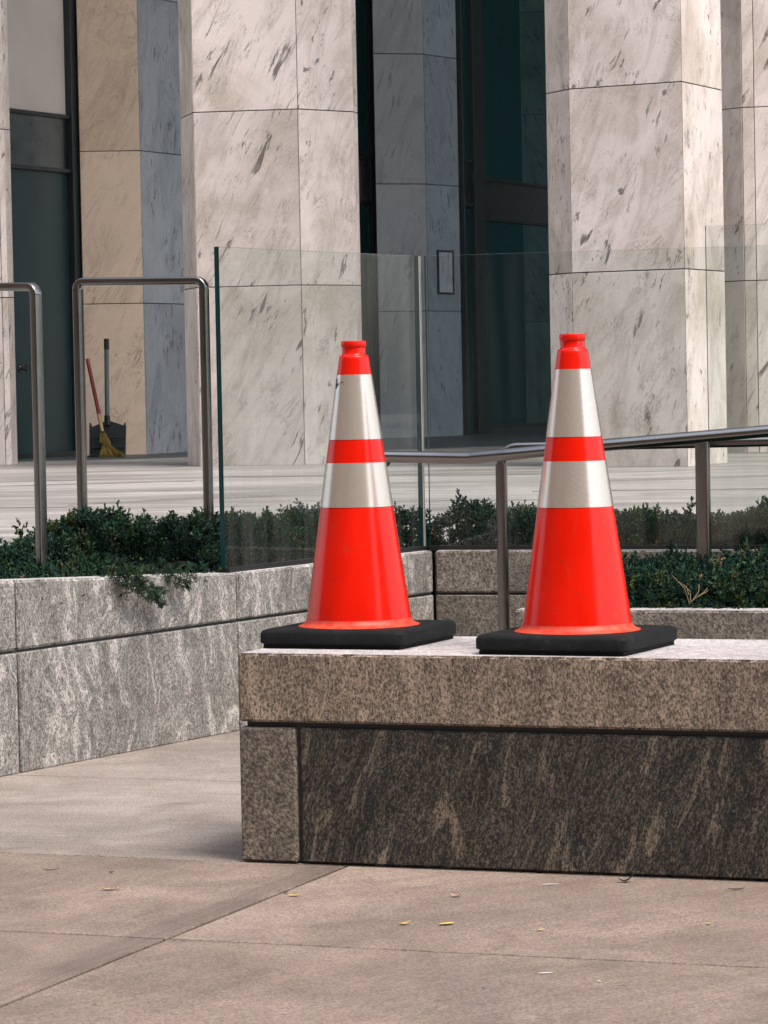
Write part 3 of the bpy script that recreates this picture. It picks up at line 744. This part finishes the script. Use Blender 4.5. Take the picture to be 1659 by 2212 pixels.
# red-reflecting rail A (round tube) and the frame B behind
circ = lambda r, n=20: [(r * math.cos(2 * PI * k / n), r * math.sin(2 * PI * k / n)) for k in range(n)]
A0 = atY(800, 986, 10.55); A1 = atY(1010, 989, 10.5); A2 = atY(1100, 981, 10.45); A3 = atY(1300, 962, 10.4); A4 = atY(1760, 922, 10.3)
rt = empty('handrail', Vector((A3.x, A3.y, .0)), 'sloping round steel handrail passing behind the right cone, tinted red by reflections', 'handrail')
path = [A0 + Bp * .12 + UZ * -.02, A0 + Bp * .04, A0 + A * .04]
for k in range(9):
    t_ = k / 8; path.append((A1.lerp(A1 * 2 - A0, 0) * (1 - t_) ** 2) + (A1.lerp(A2, .5)) * 2 * t_ * (1 - t_) + A2 * t_ ** 2)
path += [A3, A4]
m = MB(); m.sweep(path, circ(.0185), None); m.build('rail', M_steel, rt)
pr = atY(1517, 957, 10.36); prb = Vector((pr.x, pr.y, .36))
m = MB(); m.sweep([prb, Vector((pr.x, pr.y, pr.z + .005))], rrect(.042, .03, .008), A); m.build('post', M_steel, rt)
B0 = atY(1082, 967, 10.7); B1 = atY(1740, 952, 10.55)
rb = empty('handrail', Vector((B0.x, B0.y, 0)), 'level steel handrail with a rounded end and a post between the two cones', 'handrail')
d = (B1 - B0).normalized(); side = Vector((-d.y, d.x, 0)).normalized(); r = .05
path = [B0 - UZ * r]
for k in range(1, 7):
    t_ = PI / 2 * k / 6; path.append(B0 - UZ * r + d * (r - r * math.cos(t_)) + UZ * (r * math.sin(t_)))
path.append(B1)
m = MB(); m.sweep(path, rrect(.040, .030, .010), side); m.build('rail', M_steel, rb)
m = MB(); m.sweep([Vector((B0.x, B0.y, .0)), B0 - UZ * r], rrect(.040, .034, .008), side); m.build('post', M_steel, rb)

# ------------------------------------------------------------------ traffic cones
H0 = .042
def cone_r(z): return .122 - .1445 * (z - .042)
def make_cone(label):
    root = empty('traffic_cone', (0, 0, 0), label, 'traffic cone', 'traffic cones on the granite bench')
    # rubber base: rounded square plate with four feet
    s = .352; m = MB(); sec = rrect(s, s, .022, 5)
    levels = [(0, .010, 1), (-.0, .0101, 1), (.0, .010, 1)]
    prof = [(-.006, .009), (0, .013), (0, .034), (-.004, .040), (-.012, .043)]
    P = []; n = len(sec)
    for off, z in prof:
        k = (s / 2 + off) / (s / 2)
        P += [Vector((x * k, y * k, z)) for x, y in sec]
    fs = [(i * n + k, i * n + (k + 1) % n, (i + 1) * n + (k + 1) % n, (i + 1) * n + k) for i in range(len(prof) - 1) for k in range(n)]
    m.poly(P, fs, 0, smooth=True); m.poly(P[-n:], [tuple(range(n))]); m.poly(P[:n], [tuple(range(n))[::-1]])
    m.hexa(Vector((-s / 2 + .010, -s / 2 + .010, .0)), Vector((s - .02, 0, 0)), Vector((0, s - .02, 0)), UZ * .0088)
    m.build('rubber_base', M_rubber, root)
    # body shell
    m = MB(); rb_, rt_ = .042, .640
    prof = [(cone_r(rb_) + .0, rb_ - .002)]
    prof = [(cone_r(.050) + .001, .043), (cone_r(.056), .056)]
    for i in range(1, 20): z = .056 + (.648 - .056) * i / 19; prof.append((cone_r(z), z))
    prof += [(.0335, .654), (.0322, .656), (.0285, .658), (.0268, .661), (.0265, .675), (.0285, .677), (.0290, .680), (.0288, .687), (.0275, .690), (.0255, .690), (.0235, .688), (.0225, .60), (.02, .55)]
    m.lathe(prof, (0, 0, 0), 96, caps=False); m.build('cone_body', M_orange, root)
    m = MB(); m.lathe([(.140, .0425), (.134, .0450), (.127, .0480), (cone_r(.053) + .0015, .053), (cone_r(.059) + .0008, .059)], (0, 0, 0), 96, caps=False); m.build('base_flange', M_flare, root)
    # sleeve seams in the plastic + reflective collars
    for z0, z1 in ((.3135, .4135), (.4665, .6135)):
        m = MB(); e = .0009
        m.lathe([(cone_r(z0 + (z1 - z0) * i / 6) + e, z0 + (z1 - z0) * i / 6) for i in range(0, 7)], (0, 0, 0), 96, caps=False)
        m.build('reflective_collar', M_collar, root)
    return root
cang = math.atan2(A.y, A.x)
c1 = make_cone('left orange traffic cone with a black scuff high on its upper reflective band')
fc = onz(869, 1405, BZ); c1.location = fc - A * (.352 / 2) + Bp * (.352 / 2) ; c1.rotation_euler = (0, 0, cang)
c2 = c1.copy(); COL.objects.link(c2); c2['label'] = 'right orange traffic cone, clean bands, standing in front of the handrail'
for ch in list(c1.children):
    k = ch.copy(); COL.objects.link(k); k.parent = c2
fc = onz(1359, 1419, BZ); c2.location = fc - A * (.352 / 2) + Bp * (.352 / 2); c2.rotation_euler = (0, 0, cang + math.radians(-91.5)); c2.scale = (1.004, 1.004, 1.004)
print('cones', c1.location[:], c2.location[:], coordAB(c1.location), coordAB(c2.location))
# black tape scuff on the left cone
m = MB(); ctr = Vector((0, 0, 0))
def on_cone(az, z, e=.0016): r_ = cone_r(z) + e; return Vector((r_ * math.cos(az), r_ * math.sin(az), z))
def patch(mb, pts): mb.poly([on_cone(a_, z) for a_, z in pts], [tuple(range(len(pts)))])
az0 = -PI / 2 - 1.22 - cang
patch(m, [(az0 - .05, .606), (az0 + .10, .603), (az0 + .08, .595), (az0 + .16, .594), (az0 + .40, .5965), (az0 + .62, .5975), (az0 + .62, .596), (az0 + .35, .592), (az0 + .16, .589), (az0 + .10, .582), (az0 - .05, .584)])
o = m.build('tape_scrap', M_channel, c1)
o.location = (0, 0, 0)
me = o.data; L_ = Vector(c1.location)
for v_ in me.vertices: v_.co = v_.co + L_

# ------------------------------------------------------------------ broom and dustpan
YB = 29.3
def bp(u, v, Y=YB): return atY(u, v, Y)
d0 = bp(235, 989); d0.z = TZ
dp = empty('dustpan', d0, 'black lobby dustpan with a long grey handle standing by the beige pier', 'dustpan')
mpp = 250.0
m = MB()
pan = [(-39, 0), (37, 0), (39, 62), (38, 72), (35.5, 72), (34, 66), (6, 76), (-4, 76), (-33, 64), (-36, 73), (-38.5, 73), (-39, 60)]
P = [d0 + Vector((x / mpp, -.10 + .0006 * z_, z_ / mpp * 1.0 + .002)) for x, z_ in pan]
n = len(P); P2 = [p + Vector((0, .05, 0)) for p in P]
m.poly(P + P2, [tuple(range(n)), tuple(range(n, 2 * n))[::-1]] + [(i, n + i, n + (i + 1) % n, (i + 1) % n) for i in range(n)])
for z_ in (20, 42): m.hexa(d0 + Vector((-.14, -.116, z_ / mpp)), Vector((.28, 0, 0)), Vector((0, .014, 0)), UZ * .008)
m.hexa(d0 + Vector((-.155, -.24, .002)), Vector((.30, 0, 0)), Vector((0, .14, 0)), UZ * .02)
m.build('pan', plain('dustpan_plastic', (.012, .020, .020), .45), dp, bevel=.003)
hb = d0 + Vector((0, -.075, 76 / mpp)); ht = bp(231, 733); ht = Vector((ht.x, hb.y + .02, ht.z))
def rod(mb, a_, b_, r0, r1=None, n=16): mb.lathe([(r0, 0), (r1 or r0, (b_ - a_).length)], a_, n, axis=b_ - a_)
m = MB(); rod(m, hb - UZ * .01, ht, .0195); m.build('handle', plain('grey_tube', (.13, .16, .17), .4), dp)
m = MB(); rod(m, ht - UZ * .085, ht + UZ * .005, .0225); m.build('grip', M_frame, dp)
m = MB(); rod(m, hb - UZ * .03, hb + UZ * .05, .026, .024); m.build('socket', M_frame, dp)
b0 = bp(240, 989, YB - .35); b0.z = TZ
br = empty('broom', b0, 'corn broom with a red handle leaning in front of the dustpan', 'broom')
yb = YB - .28
t0, t1, t2, t3, t4 = bp(189, 776, yb + .45), bp(214, 896, yb + .25), bp(221, 932, yb + .18), bp(227, 955, yb + .1), bp(240, 985, yb)
m = MB(); rod(m, t1, t0, .0165); m.build('handle', plain('red_paint', (.30, .045, .03), .45), br)
m = MB(); rod(m, t2, t1, .014, .019); m.build('neck', plain('bare_wood', (.50, .38, .22), .6), br)
m = MB(); rs = random.Random(3)
axis = (t4 - t2).normalized()
for k in range(260):
    a_ = rs.random() * 2 * PI; rr = math.sqrt(rs.random())
    st = t2 + Vector((math.cos(a_) * .018 * rr, math.sin(a_) * .012 * rr, 0))
    mid_ = t3 + Vector((math.cos(a_) * .045 * rr, math.sin(a_) * .025 * rr, 0))
    wst = t3.lerp(t4, .25) + Vector((math.cos(a_) * .038 * rr, math.sin(a_) * .02 * rr, 0))
    en = t4 + Vector((math.cos(a_) * .115 * rr + .01, math.sin(a_) * .04 * rr, rs.uniform(-.02, .02)))
    pts = [st, mid_, wst, en]
    for i in range(3):
        w_ = Vector((.0035, 0, 0)); w2 = Vector((0, .0035, 0))
        m.poly([pts[i] - w_, pts[i] + w_, pts[i + 1] + w_, pts[i + 1] - w_], [(0, 1, 2, 3)])
        m.poly([pts[i] - w2, pts[i] + w2, pts[i + 1] + w2, pts[i + 1] - w2], [(0, 1, 2, 3)])
bo = m.build('bristles', plain('corn_straw', (.24, .17, .035), .8, 0, .5, 40), br)
for v_ in bo.data.vertices: v_.co.z = max(v_.co.z, .002)

# ------------------------------------------------------------------ juniper
def tuft_template(seed, n_sub=8, L=.046):
    r = random.Random(seed); V = []; Fc = []; tip = []
    def leaf(p, dr, l, w):
        dr = dr.normalized(); s = dr.cross(Vector((r.uniform(-1, 1), r.uniform(-1, 1), r.uniform(-1, 1)))).normalized() * w
        b = len(V); V.extend([p - s * .5, p + dr * l * .5 - s, p + dr * l, p + dr * l * .5 + s]); Fc.append((b, b + 1, b + 2, b + 3)); tip.append(p.z / L)
    for i in range(n_sub):
        h = L * (.10 + .85 * i / (n_sub - 1)); a = i * 2.4 + r.random()
        out = Vector((math.cos(a), math.sin(a), r.uniform(.5, 1.1))) if i < n_sub - 1 else Vector((0, 0, 1))
        ln = L * (.46 - .24 * i / n_sub); st = Vector((0, 0, h))
        for k in range(6):
            q = st + out.normalized() * ln * (k / 5)
            jit = Vector((r.uniform(-1, 1), r.uniform(-1, 1), r.uniform(-.4, .8))) * .8
            leaf(q, out.normalized() + jit, .007 + r.random() * .004, .0019 + r.random() * .0009)
            if k: leaf(q, out.normalized() - jit * .9, .0065 + r.random() * .004, .0019 + r.random() * .0009)
    return np.array([v[:] for v in V]), np.array(Fc), np.array(tip)
TPL = [tuft_template(s) for s in range(7)]
class Foliage:
    def __init__(s): s.V = []; s.F = []; s.C = []; s.n = 0
    def add(s, pos, nrm, scale, col, k):
        V, Fc, tip = TPL[k % len(TPL)]
        z = nrm.normalized(); x = z.orthogonal().normalized(); a = random.random() * 2 * PI
        x = (x * math.cos(a) + z.cross(x) * math.sin(a)); y = z.cross(x)
        R = np.array([x[:], y[:], z[:]])
        s.V.append(V @ R * scale + np.array(pos[:])); s.F.append(Fc + s.n); s.n += len(V)
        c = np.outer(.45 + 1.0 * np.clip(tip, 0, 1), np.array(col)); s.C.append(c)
    def build(s, name, base, parent=None, extra=None):
        V = np.vstack(s.V) - np.array(base[:]); Fq = np.vstack(s.F); C = np.vstack(s.C)
        me = bpy.data.meshes.new(name); me.vertices.add(len(V)); me.vertices.foreach_set('co', V.ravel())
        me.loops.add(len(Fq) * 4); me.loops.foreach_set('vertex_index', Fq.ravel().astype(np.int32))
        me.polygons.add(len(Fq)); me.polygons.foreach_set('loop_start', np.arange(0, len(Fq) * 4, 4, dtype=np.int32))
        at = me.attributes.new('pid', 'FLOAT_COLOR', 'FACE'); at.data.foreach_set('color', np.hstack([C, np.ones((len(C), 1))]).ravel().astype(np.float32))
        me.materials.append(M_jun); me.update(calc_edges=True); me.validate()
        o = bpy.data.objects.new(name, me); COL.objects.link(o)
        if parent is not None: o.parent = parent
        else: o.location = base
        return o
GREENS = [(.007, .028, .015), (.012, .040, .018), (.005, .022, .015), (.020, .052, .018), (.008, .030, .020)]
def green(p, dead=None):
    n_ = noise.noise(p * 3.1); base = Vector(GREENS[random.randrange(5)]) * (1.0 + .5 * n_)
    if n_ > .18 and random.random() < .30: base = Vector((.035, .050, .012))
    if random.random() < .012: base = Vector((.20, .13, .06))
    if dead and dead(p): base = Vector((.34, .19, .09)) if random.random() < .75 else Vector((.5, .33, .2))
    return tuple(base)
def hedge_patch(fol, mound, P0, P1, inw, depth, h, dens=2100, front_drop=.0, dead=None, hscale=1.0):
    """P0->P1 front edge (with z of soil), inw: inward direction, h(s,t): canopy height"""
    L = (P1 - P0).length; d = (P1 - P0) / L
    def H(s, t):
        p = P0 + d * (s * L) + inw * (t * depth)
        b = h(s, t); return p, b
    N = int(L * depth * dens)
    for i in range(N):
        s, t = random.random(), random.random()
        p, b = H(s, t); e = .03
        prof = min(1, (t * depth + .015) / .10) ** .6 * min(1, ((1 - t) * depth + .03) / .16) ** .5
        nz_ = noise.noise(p * 5.2) * .040 + noise.noise(p * 14) * .045
        z = p.z + (b + nz_) * prof
        gx = (noise.noise((p + d * e) * 14) - noise.noise(p * 14)) * .9; gt = (noise.noise((p + inw * e) * 14) - noise.noise(p * 14)) * .9; nr0 = inw * gt * 3
        nr = Vector((0, 0, 1)) - inw * max(0, 1.1 - t * depth / .09) + inw * max(0, 1 - (1 - t) * depth / .14) - d * gx * 3 - nr0
        nr += Vector((random.uniform(-.55, .55), random.uniform(-.55, .55), random.uniform(-.1, .3)))
        sc = random.uniform(.65, 1.15) * hscale
        if random.random() < .04: nr = Vector((random.uniform(-.3, .3), random.uniform(-.3, .3), 1.2)); sc *= 1.45
        q = Vector((p.x, p.y, max(p.z - .01, z - .035 - (random.random() * .10 if random.random() < .38 else 0)))); fol.add(q, nr, sc, green(p, dead), i)
    # front side
    for i in range(int(L * 260)):
        s = random.random(); p, b = H(s, 0.0)
        z = p.z + random.random() * b * .8
        fol.add(Vector((p.x, p.y, z)) + inw * (.04 + .03 * random.random()), -inw + Vector((random.uniform(-.6, .6), random.uniform(-.6, .6), random.uniform(-.1, .8))), random.uniform(.6, 1.0) * hscale, green(p, dead), i)
    # dark inner mound
    ns, ntt = max(4, int(L / .06)), max(4, int(depth / .06)); V = []
    for i in range(ns + 1):
        for j in range(ntt + 1):
            s, t = i / ns, j / ntt; p, b = H(s, t)
            prof = min(1, (t * depth) / .10) ** .6 * min(1, ((1 - t) * depth) / .16) ** .5 if 0 < t < 1 else 0
            V.append(Vector((p.x, p.y, p.z + max(0, (b - .125 + noise.noise(p * 5.2) * .040 + noise.noise(p * 14) * .045) * prof))) + inw * (.03 * (1 - t)))
    fs = [(i * (ntt + 1) + j, (i + 1) * (ntt + 1) + j, (i + 1) * (ntt + 1) + j + 1, i * (ntt + 1) + j + 1) for i in range(ns) for j in range(ntt)]
    mound.poly(V, fs, smooth=True)
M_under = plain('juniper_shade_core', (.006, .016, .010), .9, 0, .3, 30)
def jun(name, label, base): return empty(name, base, label, 'juniper')

# left: outside the glass
SZ = .47
PL0 = W0 - WD * 1.0 + WN * .045; PL1 = g0 - WN * .0 + WD * .05; PL0.z = PL1.z = 0
def hl(s, t):
    # canopy height above the soil; higher at the far end
    return .018 + .02 * math.sin(s * 9 + 1) * .5 + .15 * max(0, (s - .62) / .38) * min(1, max(0, t * 2 - .55)) - .04 * math.exp(-((s - .52) / .09) ** 2) * 1 - .03 * math.exp(-((s - .33) / .05) ** 2)
fol, md_ = Foliage(), MB()
P0 = Vector((PL0.x, PL0.y, .452)); P1 = Vector((PL1.x, PL1.y, .442))
dc = [onz(325, 1160, .60), onz(390, 1175, .58), onz(470, 1225, .5), onz(415, 1205, .55)]
def dead1(p):
    return any((Vector((p.x, p.y, 0)) - Vector((q.x, q.y, 0))).length < r_ for q, r_ in zip(dc, (.04, .035, .06, .035))) and random.random() < .28
hedge_patch(fol, md_, P0, P1, WN, .85, hl, dens=3600, dead=dead1)
jl = jun('juniper_shrub', 'dark green juniper with brown tips spilling over the left end of the grey planter', Vector((PL0.x, PL0.y, .47)))
# trailing branches over the wall
def trail(fol, pts, n, sc=.55):
    for i in range(n):
        t_ = (i + random.random()) / n; k = t_ * (len(pts) - 1); j = min(int(k), len(pts) - 2)
        p = pts[j].lerp(pts[j + 1], k - j); d_ = (pts[j + 1] - pts[j]).normalized()
        w_ = .035 * (1 - t_) + .006
        q = p + Vector((random.uniform(-w_, w_), random.uniform(-.02, .005), random.uniform(-w_, w_) * .8))
        fol.add(q, d_ + Vector((random.uniform(-.5, .5), random.uniform(-.6, .1), random.uniform(-.35, .45))), sc * random.uniform(.7, 1.1) * (1.1 - .45 * t_), green(p), i)
def wallpt(u, v, off=.03):      # a point on the left wall's face
    r_ = ray(u, v); nn_ = WN; t_ = (W0.x * nn_.x + W0.y * nn_.y) / (r_.x * nn_.x + r_.y * nn_.y)
    return Vector((r_.x * t_, r_.y * t_, EYE + r_.z * t_)) - WN * off
f2 = Foliage()
trail(f2, [wallpt(262, 1212, -.03), wallpt(245, 1238, .03), wallpt(262, 1258, .04), wallpt(290, 1278, .04), wallpt(312, 1290, .035), wallpt(333, 1303, .03)], 120, .58)
trail(f2, [wallpt(240, 1220, -.03), wallpt(262, 1242, .03), wallpt(300, 1262, .03), wallpt(333, 1277, .03)], 90, .5)
trail(f2, [wallpt(355, 1225, -.03), wallpt(368, 1245, .03), wallpt(382, 1266, .035)], 50, .5)
trail(f2, [wallpt(372, 1225, -.03), wallpt(385, 1240, .03), wallpt(396, 1250, .035)], 30, .45)
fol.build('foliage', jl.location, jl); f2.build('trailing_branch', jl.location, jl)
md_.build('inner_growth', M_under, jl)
# behind the glass: along the left wall, then along the back wall
fol, md_ = Foliage(), MB()
P0 = Vector((g0.x, g0.y, .46)) + WN * .055; P1 = Vector((gC.x, gC.y, .46)) + WN * .055 - WD * .0
def hb1(s, t): return .125 - .02 * s + .05 * max(0, 1 - s * 7) + .02 * math.sin(s * 14)
hedge_patch(fol, md_, P0, P1 + WD * .25, WN, .75, hb1, dens=3200)
P0 = Vector((gC.x, gC.y, .455)) + BN2 * .05 ; P1 = P0 + AB2 * 3.0
def hb2(s, t): return .112 + .050 * math.exp(-((s - .15) / .06) ** 2) + .03 * math.sin(s * 17 + 2) + .03 * math.exp(-((s - .40) / .05) ** 2) - .045 * math.exp(-((s - .32) / .05) ** 2)
hedge_patch(fol, md_, P0, P1, BN2, .62, hb2, dens=3200)
jb = jun('juniper_shrub', 'band of dark juniper growing behind the glass guard in the back planter', Vector((gC.x, gC.y, .46)))
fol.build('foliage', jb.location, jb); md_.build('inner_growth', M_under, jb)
# lower right planter
fol, md_ = Foliage(), MB()
P0 = Vector((LW0.x, LW0.y, LZ - .035)) + LA * .16 + LB * .10; P1 = P0 + LA * 2.2
def hr(s, t): return .095 + .03 * min(1, max(0, (s - .02) / .35)) + .03 * t + .075 * max(0, min(1, (s - .25) / .25)) * t + .015 * math.sin(s * 13)
hedge_patch(fol, md_, P0, P1, LB, .95, hr, dens=3600, hscale=.95)
jr = jun('juniper_shrub', 'low dense juniper filling the lower planter to the right of the right cone', Vector((P0.x, P0.y, LZ)))
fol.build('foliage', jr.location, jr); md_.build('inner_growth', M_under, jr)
# dry stalks
m = MB()
for (u0, v0, u1, v1) in ((1490, 1305, 1452, 1243), (1492, 1300, 1475, 1262), (1497, 1296, 1528, 1270), (1494, 1300, 1510, 1262), (1505, 1290, 1530, 1275), (1488, 1285, 1462, 1255)):
    a_, b_ = atY(u0, v0, 9.78), atY(u1, v1, 9.85); mid_ = a_.lerp(b_, .5) + Vector((.01, 0, .004)); m.sweep([a_, mid_, b_], circ(.0013, 5), Vector((0, 1, 0)))
m.build('dry_stalk', plain('dry_straw', (.13, .09, .04), .7), jr)

# ------------------------------------------------------------------ fallen leaves and bits on the paving
def leaf(name, u, v, l, w, ang, col, label, curl=.25, cat='leaf', z=0):
    p = onz(u, v, z); m = MB(); n = 7; V = []
    for i in range(n):
        t_ = i / (n - 1); ww = w * math.sin(PI * min(.97, .06 + t_ * .9)) ** .8 / 2
        x = (t_ - .5) * l; h_ = .0015 + curl * l * (t_ - .45) ** 2
        for sgn in (-1, 0, 1):
            xx, yy = x, sgn * ww; V.append(Vector((p.x + xx * math.cos(ang) - yy * math.sin(ang), p.y + xx * math.sin(ang) + yy * math.cos(ang), z + h_ + (.25 * ww if sgn else 0))))
    for i in range(n - 1):
        for j in range(2): m.poly([V[i * 3 + j], V[i * 3 + j + 1], V[(i + 1) * 3 + j + 1], V[(i + 1) * 3 + j]], [(0, 1, 2, 3)], smooth=True)
    o = m.build(name, col, base=(p.x, p.y, z)); so = o.modifiers.new('thickness', 'SOLIDIFY'); so.thickness = .0006
    tag(o, label, cat); return o
M_ly = plain('leaf_yellow', (.62, .42, .12), .6, 0, .25, 60); M_lt = plain('leaf_tan', (.48, .32, .20), .6, 0, .25, 60)
M_ld = plain('leaf_dark', (.035, .022, .018), .6, 0, .3, 60); M_lw = plain('paper_scrap', (.72, .68, .66), .6, 0, .1, 40)
leaf('fallen_leaf', 965, 1998, .034, .018, .5, M_ly, 'bright yellow leaf on the paving below the left cone', .2)
leaf('fallen_leaf', 873, 1998, .026, .014, .3, M_ly, 'small curled yellow leaf left of the bright yellow leaf', .8)
leaf('fallen_leaf', 986, 1938, .028, .014, -.5, M_lt, 'tan leaf with a dark underside near the bench foot', .9)
leaf('fallen_leaf', 636, 1937, .026, .012, -.3, M_ly, 'small yellow leaf beside the slanting paving joint', .4)
leaf('fallen_leaf', 240, 1923, .050, .012, .1, M_lt, 'long tan leaf on the left paving slab', .6)
leaf('fallen_leaf', 1168, 2011, .016, .009, .6, M_ly, 'tiny yellow leaf near the middle paving joint', .4)
leaf('fallen_leaf', 1530, 1997, .010, .008, .2, M_ly, 'speck of yellow leaf on the right paving', .4)
leaf('fallen_leaf', 1351, 1906, .034, .016, .1, M_ld, 'dark brown curled leaf close to the bench foot on the right', 1.4)
leaf('fallen_leaf', 1591, 1923, .036, .008, .0, M_ld, 'thin dark brown leaf near the right edge of the photo', .3)
leaf('twig', 110, 1881, .040, .006, .05, M_ld, 'thin dark twig lying on the left paving', .4, 'twig')
leaf('pebble', 241, 1886, .012, .009, .0, M_ld, 'small dark pebble near the twig', .6, 'pebble')
leaf('pebble', 617, 1930, .012, .010, .0, M_ld, 'dark pebble in the slanting paving joint', .8, 'pebble')
leaf('paper_scrap', 1179, 2104, .026, .006, .1, M_lw, 'small white paper scrap on the front paving slab', .1, 'litter')
leaf('paper_scrap', 1188, 1912, .034, .006, .05, M_lw, 'pale flattened scrap on the paving in front of the bench', .05, 'litter')
leaf('paper_scrap', 1295, 2122, .006, .006, .1, M_lw, 'tiny white crumb on the front paving slab', .1, 'litter')
